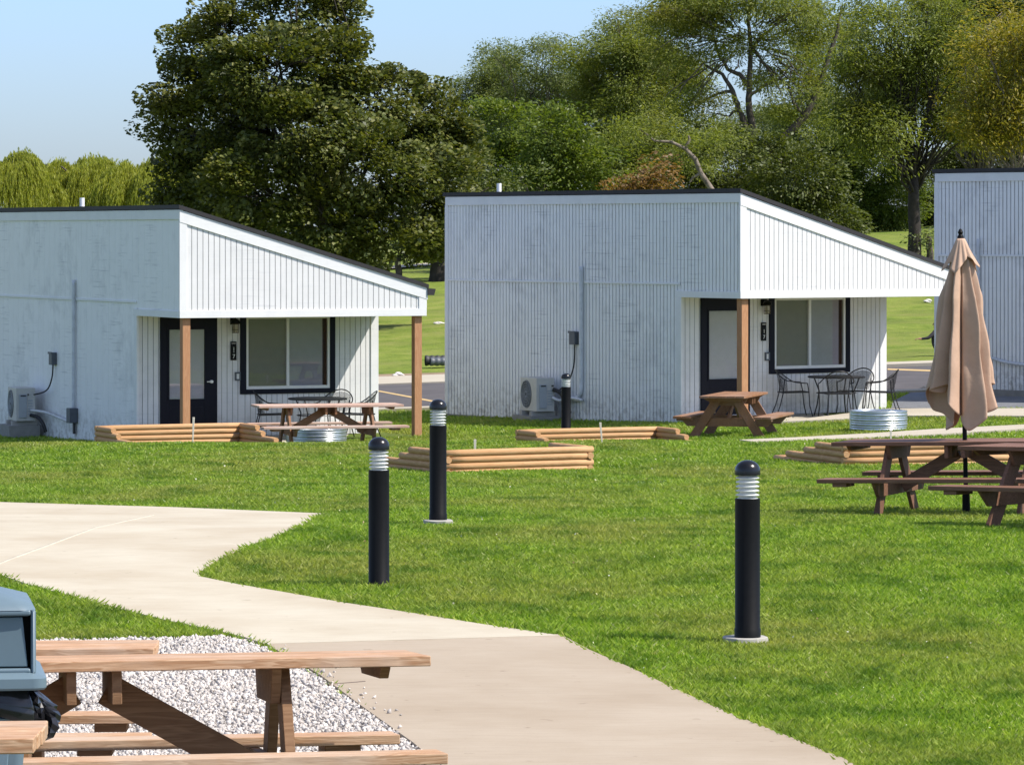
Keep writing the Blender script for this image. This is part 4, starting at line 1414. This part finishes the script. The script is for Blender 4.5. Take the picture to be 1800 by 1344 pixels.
    for j in range(m + 1):
        q = j / m
        for k in range(n):
            a = 2 * math.pi * k / n
            r_ = (.015 + .06 * math.sin(q * math.pi * .8)) * (1 + .3 * math.sin(a * 3 + q * 5) + .28 * off[(k * 5 + j * 3) % 200])
            tv.append((.275 + .045 * math.sin(q * 3) + r_ * math.cos(a) * .6, -.13 + r_ * math.sin(a) * 1.2, H - .01 - q * .19))
    for j in range(m):
        for k in range(n): tf.append((j * n + k, j * n + (k + 1) % n, (j + 1) * n + (k + 1) % n, (j + 1) * n + k))
    tf += [tuple(range(n)), tuple(m * n + k for k in range(n))]
    mb = MB()
    mb.v, mb.f = tv, tf
    mb.build("bag_tail", M['bag'], t_)
bin_()

# ------------------------------------------------------------------ things beyond the cabins
def corrugated_pile():
    Y = 104.0
    x = px_at(764, Y)
    t_ = thing("culvert_pipe", "dark ribbed drain pipe lying on the slope between the two cabins", "drain pipe", (x - .25, Y, gf(x, Y) + .06), R(8))
    prof = [(.13 + .012 * math.sin(k * 1.3), k * .03) for k in range(60)]
    o = MB().lathe(prof, 20, cap=False).build("ribbed_pipe", M['dark_grille'], t_, smooth=True)
    o.rotation_euler = (0, R(90), 0)
    o.location = (0, 0, .13)
    o = MB().lathe([(r_ * .8, z) for r_, z in prof], 20, cap=False).build("ribbed_pipe", M['grey_box'], t_, smooth=True)
    o.rotation_euler = (0, R(90), R(4))
    o.location = (.1, -.3, .11)
corrugated_pile()
def rock(label, px, py, Y, s):
    bm = bmesh.new()
    bmesh.ops.create_icosphere(bm, subdivisions=3, radius=1)
    r_ = random.Random(int(px))
    ph = [r_.uniform(0, 6) for _ in range(6)]
    for v in bm.verts:
        c = v.co
        k = 1 + .22 * math.sin(c.x * 3 + ph[0]) * math.sin(c.y * 2.6 + ph[1]) + .13 * math.sin(c.z * 5 + ph[2] + c.x * 4)
        v.co = Vector((c.x * s * 1.6, c.y * s, c.z * s * .7)) * k
    me = bpy.data.meshes.new("rock")
    bm.to_mesh(me)
    bm.free()
    me.materials.append(M['rock'])
    o = link(bpy.data.objects.new("rock", me))
    x = px_at(px, Y)
    o.location = (x, Y, gf(x, Y) + s * .3)
    tag(o, label, "rock", "pale rocks")
rock("white rock at the road edge just right of the left cabin", 700, 658, 100.2, .10)
rock("pale flat rock high on the grass slope between the cabins", 772, 548, 125, .10)
rock("small pale rock on the slope seen under the middle cabin's eave", 1630, 540, 128, .09)

def person():
    Y = 101.0
    x = px_at(1646, Y)
    t_ = thing("person", "person in dark clothes sitting on the far grass, mostly hidden behind the umbrella", "person", (x, Y, gf(x, Y) + .02), 0)
    # skeleton: seated, knees to the right, one arm resting out to the left
    J = {'pel': ((0, 0, .16), .145), 'sp1': ((-.01, 0, .34), .145), 'sp2': ((-.02, 0, .50), .155), 'nk': ((0, 0, .64), .055), 'hd0': ((.01, 0, .70), .085), 'hd1': ((.02, 0, .80), .098), 'hd2': ((.02, 0, .875), .07),
         'sl': ((-.09, -.13, .55), .06), 'el': ((-.22, -.2, .44), .045), 'wl': ((-.38, -.22, .42), .034), 'hl': ((-.46, -.22, .42), .03),
         'sr': ((-.01, .17, .55), .06), 'er': ((.18, .22, .36), .045), 'wr': ((.40, .15, .40), .034), 'hr': ((.47, .12, .40), .03),
         'hpl': ((.05, -.11, .13), .10), 'kl': ((.42, -.13, .42), .07), 'al': ((.58, -.13, .07), .05), 'fl': ((.74, -.13, .04), .04),
         'hpr': ((.05, .11, .13), .10), 'kr': ((.44, .13, .40), .07), 'ar': ((.62, .13, .07), .05), 'fr': ((.78, .13, .04), .04)}
    E = [('pel', 'sp1'), ('sp1', 'sp2'), ('sp2', 'nk'), ('nk', 'hd0'), ('hd0', 'hd1'), ('hd1', 'hd2'), ('sp2', 'sl'), ('sl', 'el'), ('el', 'wl'), ('wl', 'hl'), ('sp2', 'sr'), ('sr', 'er'), ('er', 'wr'), ('wr', 'hr'),
         ('pel', 'hpl'), ('hpl', 'kl'), ('kl', 'al'), ('al', 'fl'), ('pel', 'hpr'), ('hpr', 'kr'), ('kr', 'ar'), ('ar', 'fr')]
    keys = list(J)
    v = [J[k][0] for k in keys]
    e = [(keys.index(a), keys.index(b)) for a, b in E]
    rad = [J[k][1] for k in keys]
    for w_, sg in (('hl', -1), ('hr', 1)):
        b0 = Vector(J[w_][0])
        for q in range(5):
            i0 = len(v)
            oy = (q - 2) * .014
            ln = (.05, .075, .082, .076, .06)[q]
            v += [tuple(b0 + Vector((sg * .03, oy, 0))), tuple(b0 + Vector((sg * (.03 + ln * .6), oy * 1.2, -.006))), tuple(b0 + Vector((sg * (.03 + ln), oy * 1.2, -.028)))]
            e += [(keys.index(w_), i0), (i0, i0 + 1), (i0 + 1, i0 + 2)]
            rad += [.009, .008, .007]
    me = bpy.data.meshes.new("body")
    me.from_pydata(v, e, [])
    o = link(bpy.data.objects.new("body", me))
    o.parent = t_
    sk = o.modifiers.new("skin", 'SKIN')
    for i, r_ in enumerate(rad): me.skin_vertices[0].data[i].radius = (r_, r_)
    me.skin_vertices[0].data[0].use_root = True
    sb = o.modifiers.new("sub", 'SUBSURF')
    sb.levels = sb.render_levels = 2
    t = NT("skin_and_dark_clothes")
    sep = t.n("SeparateXYZ")
    tc = t.n("TexCoord")
    t.l(tc.outputs["Object"], sep.inputs[0])
    hd = t.math('GREATER_THAN', sep.outputs[2], .63)
    ha = t.math('LESS_THAN', sep.outputs[0], -.40)
    t.col(t.mix(t.math('MAXIMUM', hd, ha), (.014, .013, .018), (.36, .19, .13))).set(rough=.8)
    me.materials.append(t.m)
    # hair
    bm = bmesh.new()
    bmesh.ops.create_uvsphere(bm, u_segments=20, v_segments=12, radius=.118)
    for vtx in bm.verts:
        if vtx.co.z < -.02 and vtx.co.x < .02: vtx.co *= .9
    hm = bpy.data.meshes.new("hair")
    bmesh.ops.delete(bm, geom=[q for q in bm.verts if q.co.x < -.03 and q.co.z < .045], context='VERTS')
    bm.to_mesh(hm)
    bm.free()
    hm.materials.append(plain("brown_hair", (.05, .025, .015), .7))
    h = link(bpy.data.objects.new("hair", hm))
    h.parent = t_
    h.location = (.035, 0, .815)
    for sy in (-.035, .035):
        bm = bmesh.new()
        bmesh.ops.create_uvsphere(bm, u_segments=8, v_segments=6, radius=.012)
        em = bpy.data.meshes.new("eye")
        bm.to_mesh(em)
        bm.free()
        em.materials.append(M['black'])
        q = link(bpy.data.objects.new("eye", em))
        q.parent = t_
        q.location = (-.068, sy, .80)
    nb = MB().tube([(-.075, 0, .80), (-.098, 0, .768), (-.075, 0, .762)], [.008, .014, .008], 6)
    nb.build("nose", t.m, t_, smooth=True)
person()

# ------------------------------------------------------------------ trees
def nrm(a): return a / (np.linalg.norm(a, axis=-1, keepdims=True) + 1e-9)
def leaf_quads(c, size, aspect, upb=.5, droop=0.0, dirs=None, flat=None):
    """one folded quad for every centre; returns (N, 4, 3)"""
    n = len(c)
    d = rng.normal(size=(n, 3)) if dirs is None else dirs + rng.normal(size=(n, 3)) * .35
    d[:, 2] = d[:, 2] * .6 - droop
    d = nrm(d)
    up = nrm(rng.normal(size=(n, 3)) + np.array([.25, -.15, 1.0]) * upb * 2)
    s = nrm(np.cross(d, up))
    sz = size * (.6 + .8 * rng.random(n))[:, None]
    a = c - d * sz * .5
    b = c + d * sz * .5
    w = s * sz * aspect * .5
    m = c + nrm(np.cross(s, d)) * sz * .12
    return np.stack([a, m - w, b, m + w], 1)
def shell_pts(center, rad, n, inner=.55):
    d = nrm(rng.normal(size=(n, 3)))
    r = inner + (1 - inner) * rng.random(n) ** .6
    return center + d * r[:, None] * rad, d
def crown_maple(blobs, cl_per, lv_per, size, clump=.42, aspect=.8, flatz=.6, inner=.6, droop=.15, upb=.5):
    out = []
    for (c, r) in blobs:
        c, r = np.array(c, float), np.array(r, float)
        area = (r[0] * r[2] + r[0] * r[1] + r[1] * r[2]) / 3
        k = max(6, int(cl_per * area))
        cc, d = shell_pts(c, r, k, inner)
        m = lv_per
        p = np.repeat(cc, m, 0)
        o = rng.normal(size=p.shape)
        o *= np.minimum(1, 1.35 / np.linalg.norm(o, axis=1, keepdims=True))
        o = o * clump * 1.25 * np.array([1, 1, flatz]) * (.6 + .8 * rng.random((k, 1))).repeat(m, 0)
        p = p + o
        dd = np.repeat(d, m, 0)
        out.append(leaf_quads(p, size, aspect, upb, droop, dd))
    return np.concatenate(out)
def limb(mb, a, b, r0, r1, bow=.12, n=6, wig=.05):
    a, b = Vector(a), Vector(b)
    Lg = (b - a).length
    pts, rs = [], []
    side = Vector((random.uniform(-1, 1), random.uniform(-1, 1), random.uniform(.2, 1))).normalized() * Lg * bow
    for i in range(n + 1):
        s = i / n
        p = a.lerp(b, s) + side * math.sin(s * math.pi) + Vector((random.uniform(-1, 1), random.uniform(-1, 1), random.uniform(-1, 1))) * Lg * wig * (0 < i < n)
        pts.append(p)
        rs.append(r0 + (r1 - r0) * s)
    mb.tube(pts, rs, 7)
    return pts
def tree(name, label, cat, base, trunk_h, r0, blobs, leafmat, barkmat, group, maker, fork=None, twig=3, lean=(0, 0), show_trunk=True):
    """blobs in world coordinates; object origin at the foot of the trunk"""
    t_ = thing(name, label, cat, base, 0, group)
    B = Vector(base)
    mb = MB()
    top = Vector((lean[0], lean[1], trunk_h))
    k = 7
    mb.tube([Vector((0, 0, -.4)), Vector((0, 0, .15)), top * .35 + Vector((.03, .02, 0)), top * .7 + Vector((-.03, 0, 0)), top], [r0 * 1.5, r0 * 1.15, r0, r0 * .9, r0 * .8], 12)
    for c, r in blobs:
        c = Vector(c) - B
        mid = top.lerp(c, .6)
        q = limb(mb, top - Vector((0, 0, random.uniform(0, trunk_h * .25))), c, r0 * (.36 if len(blobs) < 14 else .2), r0 * .07)
        for _ in range(twig):
            e = c + Vector((random.uniform(-1, 1) * r[0], random.uniform(-1, 1) * r[1], random.uniform(-.6, 1) * r[2])) * .8
            q2 = limb(mb, q[random.choice((3, 4, 5))], e, r0 * .12, r0 * .03, n=5)
            for _ in range(2):
                e2 = e + Vector((random.uniform(-1, 1) * r[0], random.uniform(-1, 1) * r[1], random.uniform(-.5, .8) * r[2])) * .45
                limb(mb, q2[3], e2, r0 * .05, r0 * .014, n=4)
    mb.build("trunk", barkmat, t_, smooth=True)
    lv = maker([((Vector(c) - B)[:], r) for c, r in blobs])
    raw("crown", lv, 4, leafmat, t_)
    return t_
def PB(lst, Y):
    """blobs given as (column, row, half width px, half height px, depth offset m)"""
    out = []
    for px, py, rx, ry, dy in lst:
        Yb = Y + dy
        p = P(px, py, Yb)
        s = Yb / FPX
        out.append((tuple(p), (rx * s, (rx + ry) * .5 * s * .9, ry * s)))
    return out

MAPLE = leaf_mat("maple_leaves", [(0, (.042, .058, .010)), (.5, (.085, .105, .017)), (.85, (.135, .150, .026)), (1, (.21, .20, .05))], .25, .5, .35, ((.12, .125, .020), .35, .52, .70))
LOC_G = leaf_mat("locust_leaves", [(0, (.095, .125, .026)), (.6, (.165, .20, .040)), (1, (.26, .285, .07))], .40, .5, .3, ((.15, .155, .03), .30, .5, .68))
LOC_B = leaf_mat("dull_locust_leaves", [(0, (.075, .105, .036)), (.6, (.13, .165, .055)), (1, (.21, .235, .09))], .35, .5, .3)
BRT = leaf_mat("bright_undergrowth_leaves", [(0, (.060, .098, .014)), (.6, (.115, .160, .022)), (1, (.18, .22, .035))], .38)
DRK = leaf_mat("deep_green_leaves", [(0, (.044, .062, .011)), (.6, (.084, .108, .018)), (1, (.135, .155, .032))], .28)
YEL = leaf_mat("yellowing_leaves", [(0, (.12, .13, .018)), (.5, (.22, .20, .025)), (1, (.36, .28, .035))], .42)
ORG = leaf_mat("orange_brown_leaves", [(0, (.10, .060, .018)), (.6, (.20, .11, .03)), (1, (.28, .17, .05))], .35)
WIL = leaf_mat("willow_leaves", [(0, (.17, .20, .022)), (.5, (.30, .33, .045)), (1, (.45, .45, .09))], .42)

# the big dark maple
mb_blobs = PB([(300, 150, 48, 62, 0), (345, 95, 60, 58, 1), (420, 60, 75, 70, 0), (520, 10, 85, 85, 1), (580, 40, 50, 75, 0), (470, 130, 110, 80, -2), (585, 130, 70, 80, -1),
               (300, 225, 45, 55, 1.5), (310, 310, 45, 50, 3), (345, 390, 60, 50, 3), (350, 270, 60, 60, 2.5), (400, 210, 85, 75, -.5), (520, 230, 100, 80, -3), (640, 175, 75, 75, -1), (700, 200, 75, 80, 0), (760, 230, 62, 75, .5), (790, 300, 45, 60, 1),
               (640, 290, 100, 85, -3.5), (740, 330, 80, 85, -2), (450, 330, 80, 70, -3.2), (560, 380, 95, 70, -3.5), (680, 410, 90, 60, -2.5), (760, 400, 60, 55, -1), (400, 350, 70, 60, 0), (340, 330, 40, 40, 2), (480, 280, 150, 120, 2)], 125)
b0 = P(575, 580, 126)
tree("maple_tree", "large dark broadleaf tree rising behind the left cabin", "tree", (b0.x, 126, gf(b0.x, 126)), 2.6, .45, mb_blobs, MAPLE, M['bark_dark'], None,
     lambda b: crown_maple(b, 14, 240, .14, .36, .8, .62, .66, .1, .9), twig=2)

# willows at the left
def willow(label, px, top, half, Y, n):
    c = P(px, top, Y)
    zg = gf(c.x, Y)
    t_ = thing("willow_tree", label, "tree", (c.x, Y, zg), 0, "yellow-green weeping willows")
    R0 = half * Y / FPX
    H = c.z - zg
    tr = MB()
    tr.tube([(0, 0, -.3), (.05, 0, H * .3), (0, 0, H * .55)], [.42, .35, .28], 10)
    for k in range(9):
        a = k * .7
        limb(tr, (0, 0, H * .45), (R0 * .65 * math.cos(a), R0 * .65 * math.sin(a), H * random.uniform(.75, .9)), .16, .04)
    tr.build("trunk", M['bark'], t_, smooth=True)
    # strands
    m = 26
    a = rng.random(n) * 2 * np.pi
    q = rng.random(n) ** .5
    ck = np.sin(np.cos(a) * q * R0 * 3.1 + 2 * np.sin(a * 3)) + np.sin(np.sin(a) * q * R0 * 2.7) > -1.0
    a, q = a[ck], q[ck]
    n = len(a)
    x = np.cos(a) * q * R0
    y = np.sin(a) * q * R0
    cl = np.sin(x * 2.2 + 1.5 * np.sin(y * 1.7)) * .5 + .5
    zt = H * (.52 + .46 * np.sqrt(np.clip(1 - q * q * .92, 0, 1))) * (.84 + .16 * cl) + rng.normal(size=n) * .12
    Ls = (1.0 + 2.2 * rng.random(n)) * (.55 + .9 * cl)
    tt = (np.arange(m) + .5) / m
    sway = rng.normal(size=(n, 2)) * .22
    px_ = x[:, None] * (1 + .10 * tt) + sway[:, :1] * tt ** 2 + np.cos(a)[:, None] * .35 * np.sin(tt * 2.2)
    py_ = y[:, None] * (1 + .10 * tt) + sway[:, 1:] * tt ** 2 + np.sin(a)[:, None] * .35 * np.sin(tt * 2.2)
    pz_ = zt[:, None] + .28 * np.sin(tt * 3.0) - Ls[:, None] * tt ** 1.3
    c_ = np.stack([px_, py_, pz_], -1).reshape(-1, 3)
    d_ = np.tile(np.array([0, 0, -1.0]), (len(c_), 1))
    raw("crown", leaf_quads(c_, .20, .22, .1, 1.2, d_), 4, WIL, t_)
willow("pale weeping willow at the far left edge, its top separate from the wider one", 25, 262, 75, 226, 2600)
willow("broad yellow-green weeping willow just left of the big dark tree", 150, 272, 110, 234, 4600)
willow("yellow-green weeping willow crown half hidden by the big dark tree", 265, 276, 105, 228, 4200)

# feathery trees behind, right half
def feather(b, dens=30, size=.20):
    return crown_maple(b, dens * .95, 84, size * .82, .52, .30, .46, .30, .25, .9)
def layered(lst, Y):
    """turn broad crown outlines into flat overlapping sprays"""
    out = []
    for px, py, rx, ry, dy in lst:
        k = max(4, int(rx * ry / 600))
        for _ in range(k):
            a = random.uniform(0, 6.28)
            q = math.sqrt(random.random()) * .85
            out.append((px + rx * q * math.cos(a), py + ry * q * math.sin(a), random.uniform(.26, .45) * rx + 8, random.uniform(.26, .46) * ry + 6, dy + random.uniform(-2.2, 2.2)))
    return PB(out, Y)
def bgtree(name, label, px, Y, trunk_px, lst, mat, bark, r0, trunk_h, dens=30, size=.20, group="feathery trees behind the cabins", twig=2, plainb=False):
    x = px_at(trunk_px, Y)
    return tree(name, label, "tree", (x, Y, gf(x, Y)), trunk_h, r0, PB(lst, Y) if plainb else layered(lst, Y), mat, bark, group, lambda b: feather(b, dens, size), twig=twig)

bgtree("locust_tree", "grey-green feathery tree showing just right of the big dark tree's crown", 850, 205, 850, [(850, 190, 75, 95, 0), (880, 120, 55, 45, 0), (820, 260, 60, 60, 0)], LOC_B, M['bark'], .22, 2.2, 30)
bgtree("locust_tree", "grey-green feathery tree with a tuft sticking up, left part of the distant row", 960, 200, 945, [(930, 140, 70, 60, 0), (955, 90, 40, 24, 0), (980, 220, 90, 90, 1), (1010, 120, 45, 30, 0)], LOC_B, M['bark'], .22, 2.2, 30)
bgtree("locust_tree", "olive green feathery tree left of the see-through crown, reaching over it", 1100, 185, 1085, [(1070, 130, 80, 60, 0), (1120, 80, 85, 55, 0), (1190, 60, 70, 50, 2), (1170, 140, 70, 50, 2), (1050, 210, 90, 80, 0), (1150, 170, 80, 80, 1), (1110, 260, 110, 60, 0)], LOC_G, M['bark'], .24, 2.4, 30)
# tall open tree with its limbs on show
def open_tree():
    Y = 170
    blobs = layered([(1200, 30, 95, 40, 0), (1290, -10, 110, 60, 0), (1240, 90, 70, 44, 0), (1330, 60, 70, 36, 0), (1170, 190, 60, 30, 0), (1430, 210, 60, 36, 1), (1370, 200, 40, 14, 1), (1450, 60, 70, 50, 2), (1360, 10, 80, 40, 1), (1230, 40, 80, 50, 1), (1400, 20, 80, 45, 0), (1220, 180, 60, 30, 0), (1400, 110, 60, 34, 0), (1180, 110, 50, 30, 0), (1430, 160, 50, 34, 0), (1350, 140, 36, 18, 0)], Y)
    x = px_at(1345, Y)
    t_ = thing("locust_tree", "tall open tree in the middle whose bare forked limbs and sky show through its crown", "tree", (x, Y, gf(x, Y)), 0, "feathery trees behind the cabins")
    B = Vector((x, Y, gf(x, Y)))
    mb = MB()
    def pl(pts, r):
        q = [P(a, b, Y + (c if len(p3) > 2 else 0)) - B for p3 in pts for a, b, *cc in [p3] for c in [(cc[0] if cc else 0)]]
        Q = []
        for i in range(len(q) - 1):
            for k in range(4): Q.append(q[i].lerp(q[i + 1], k / 4) + Vector((random.uniform(-.03, .03), 0, random.uniform(-.03, .03))))
        Q.append(q[-1])
        mb.tube(Q, [r[0] + (r[1] - r[0]) * i / (len(Q) - 1) for i in range(len(Q))], 8)
    pl([(1345, 470), (1345, 400), (1340, 340), (1336, 270)], (.34, .27))
    pl([(1338, 290), (1325, 240), (1310, 222), (1298, 190), (1288, 160), (1270, 130), (1240, 115)], (.20, .05))
    pl([(1325, 240), (1318, 200), (1316, 150), (1320, 90), (1316, 40), (1322, -20)], (.17, .05))
    pl([(1316, 150), (1300, 130), (1280, 122), (1262, 95), (1250, 50), (1235, 10)], (.11, .03))
    pl([(1336, 280), (1385, 236), (1415, 205), (1435, 165), (1450, 120), (1470, 60), (1480, 10)], (.20, .05))
    pl([(1320, 90), (1340, 62), (1370, 40), (1390, 10)], (.09, .03))
    pl([(1318, 170), (1345, 150), (1370, 140), (1395, 110)], (.08, .02))
    pl([(1415, 205), (1395, 180), (1385, 150), (1392, 120)], (.08, .02))
    pl([(1288, 160), (1262, 165), (1230, 180), (1205, 176)], (.08, .02))
    pl([(1298, 190), (1280, 205), (1262, 200), (1240, 215)], (.06, .02))
    top_of = P(1316, 60, Y) - B
    for c, r in blobs:
        c = Vector(c) - B
        for _ in range(1):
            limb(mb, top_of + (c - top_of) * .35, c + Vector((random.uniform(-1, 1) * r[0], random.uniform(-1, 1) * r[1], random.uniform(0, 1) * r[2])), .035, .012, n=4)
    mb.build("trunk", M['bark'], t_, smooth=True)
    raw("crown", feather([((Vector(c) - B)[:], r) for c, r in blobs], 24, .19), 4, LOC_G, t_)
open_tree()
def lying_branch_tree():
    Y = 158
    x = px_at(1262, Y)
    B = Vector((x, Y, gf(x, Y)))
    t_ = thing("locust_tree", "low leaning tree with a pale crooked branch above the middle cabin's roof", "tree", tuple(B), 0, "feathery trees behind the cabins")
    mb = MB()
    def pl(pts, r):
        q = [P(a, b, Y) - B for a, b in pts]
        Q = []
        for i in range(len(q) - 1):
            for k in range(4): Q.append(q[i].lerp(q[i + 1], k / 4))
        Q.append(q[-1])
        mb.tube(Q, [r[0] + (r[1] - r[0]) * i / (len(Q) - 1) for i in range(len(Q))], 8)
    pl([(1262, 452), (1262, 380), (1252, 335), (1232, 305), (1222, 280), (1205, 262), (1180, 250), (1150, 248), (1120, 222)], (.15, .035))
    pl([(1205, 262), (1212, 245), (1210, 238)], (.08, .03))
    pl([(1232, 305), (1218, 312), (1212, 322)], (.07, .03))
    mb.build("trunk", M['bark_pale'], t_, smooth=True)
    bl = layered([(1130, 225, 60, 30, 0), (1180, 290, 70, 40, 2.5), (1240, 240, 60, 28, 2.5)], Y)
    raw("crown", feather([((Vector(c) - B)[:], r) for c, r in bl], 22, .19), 4, LOC_G, t_)
lying_branch_tree()
bgtree("locust_tree", "feathery green tree with a dark forked trunk, nearest the right cabin's roof", 1600, 150, 1607, [(1560, 90, 90, 70, 0), (1650, 80, 90, 70, 0), (1520, 180, 70, 70, 0), (1600, 200, 110, 70, 0), (1680, 180, 70, 60, 0), (1560, 250, 60, 40, 0), (1680, 245, 60, 30, 0), (1600, 20, 100, 40, 0)],
       LOC_G, M['bark_dark'], .24, 3.3, 22, twig=2)
bgtree("locust_tree", "yellowing feathery tree at the right edge above the right cabin", 1790, 140, 1800, [(1760, 110, 80, 60, 0), (1740, 190, 80, 55, 0), (1820, 60, 80, 70, 0), (1790, 230, 90, 40, 0), (1720, 240, 40, 22, 0), (1840, 170, 70, 60, 0)],
       YEL, M['bark_pale'], .22, 2.6, 26)
bgtree("locust_tree", "green feathery tree behind the yellowing one, filling the upper right", 1720, 200, 1720, [(1700, 30, 110, 70, 0), (1780, 20, 100, 70, 0), (1720, 130, 110, 70, 0), (1800, 140, 90, 80, 0)], LOC_B, M['bark'], .24, 2.6, 26)
bgtree("locust_tree", "low olive feathery tree closing the gap beneath the open tree's crown", 1330, 215, 1290, [(1230, 250, 80, 50, 0), (1320, 225, 70, 30, 0), (1400, 240, 80, 50, 0)], LOC_B, M["bark"], .2, 2.2, 26)
bgtree("locust_tree", "olive feathery tree behind the open tree's right limbs", 1480, 205, 1480, [(1470, 110, 80, 60, 0), (1500, 40, 50, 32, 0), (1450, 220, 90, 80, 0), (1540, 160, 70, 80, 0)], LOC_B, M['bark'], .24, 2.4, 26)
# undergrowth trees and shrubs behind the cabins
def shrub(name, label, Y, lst, mat, dens=30, size=.17, trunk_px=None, asp=.5, group="undergrowth behind the cabins", cat="tree", clump=.36):
    tp = trunk_px or lst[0][0]
    x = px_at(tp, Y)
    return tree(name, label, cat, (x, Y, gf(x, Y)), 1.0, .13, PB(lst, Y), mat, M['bark'], group, lambda b: crown_maple(b, dens * .8, 100, size, clump * 1.2, asp, .5, .5, .2, .9), twig=2)
shrub("bushy_tree", "bright green bushy tree right of the big dark tree", 165, [(880, 230, 60, 60, 0), (900, 300, 80, 55, 0), (860, 310, 60, 60, 0)], BRT)
shrub("bushy_tree", "bright green bushy tree above the vent end of the middle cabin's roof", 160, [(975, 250, 60, 70, 0), (1010, 300, 80, 60, 0), (950, 320, 60, 40, 0)], BRT)
shrub("dead_bush", "leafless-looking grey thicket between the bright bushes over the middle roof", 150, [(925, 325, 45, 40, 0)], LOC_B, 8, .12)
shrub("bushy_tree", "olive bushy tree left of the orange-brown shrub", 168, [(1070, 290, 70, 60, 0), (1110, 320, 70, 40, 0)], LOC_G)
shrub("autumn_shrub", "orange-brown autumn shrub just above the middle cabin's roof", 150, [(1120, 326, 36, 30, 0), (1145, 305, 26, 30, 0), (1158, 338, 28, 24, 0), (1095, 345, 28, 18, 0)], ORG, 14, .16)
shrub("bushy_tree", "deep green bushy tree above the peak of the middle cabin's roof", 165, [(1200, 330, 70, 50, 0), (1270, 300, 80, 60, 0), (1250, 230, 50, 30, 2), (1330, 340, 80, 60, 0)], DRK)
shrub("bushy_tree", "deep green bushy tree behind the middle cabin's sloping roof", 160, [(1400, 310, 90, 60, 0), (1440, 380, 80, 50, 0), (1350, 270, 60, 40, 2)], DRK)
shrub("bushy_tree", "mid green bushy tree on the crest left of the forked dark trunk", 205, [(1520, 300, 80, 60, 0), (1500, 370, 80, 45, 0), (1470, 280, 50, 40, 0), (1560, 350, 70, 60, 0)], BRT, trunk_px=1520)
shrub("bushy_tree", "shaded green bushy tree on the crest beside the right cabin's roof", 215, [(1640, 330, 70, 60, 0), (1600, 370, 60, 40, 0), (1660, 380, 50, 30, 0)], DRK)
shrub("bushy_tree", "dark green bushy tree low behind the right cabin's roof edge", 210, [(1740, 290, 90, 60, 0), (1800, 270, 80, 70, 0), (1690, 300, 50, 50, 0)], DRK)
shrub("bushy_tree", "very dark hedge-like tree filling the gap low behind the middle roof", 225, [(1300, 360, 160, 60, 0), (1450, 330, 110, 70, 0), (1150, 330, 120, 60, 0), (1000, 320, 120, 70, 0)], DRK, 16)
shrub("leafy_shrub", "small leafy shrub on the crest left of the right cabin's corner", 150, [(1634, 420, 16, 20, 0)], LOC_B, 30, .12, group="small shrubs on the slope", cat="shrub")
shrub("bushy_tree", "low dark broadleaf tree under the big dark tree's right side", 150, [(700, 440, 50, 26, 0), (760, 440, 40, 22, 0), (820, 400, 60, 60, 2)], DRK)
# dark trunk by the middle cabin's rear corner
xk = px_at(774, 150)
tree("shade_tree", "dark tree trunk on the slope beside the middle cabin's rear corner", "tree", (xk, 150, gf(xk, 150)), 3.0, .36, PB([(800, 300, 60, 60, 0), (860, 330, 50, 40, 0)], 150), DRK, M['bark_dark'], None,
     lambda b: crown_maple(b, 26, 40, .17, .32, .6, .6, .5, .1, .5))
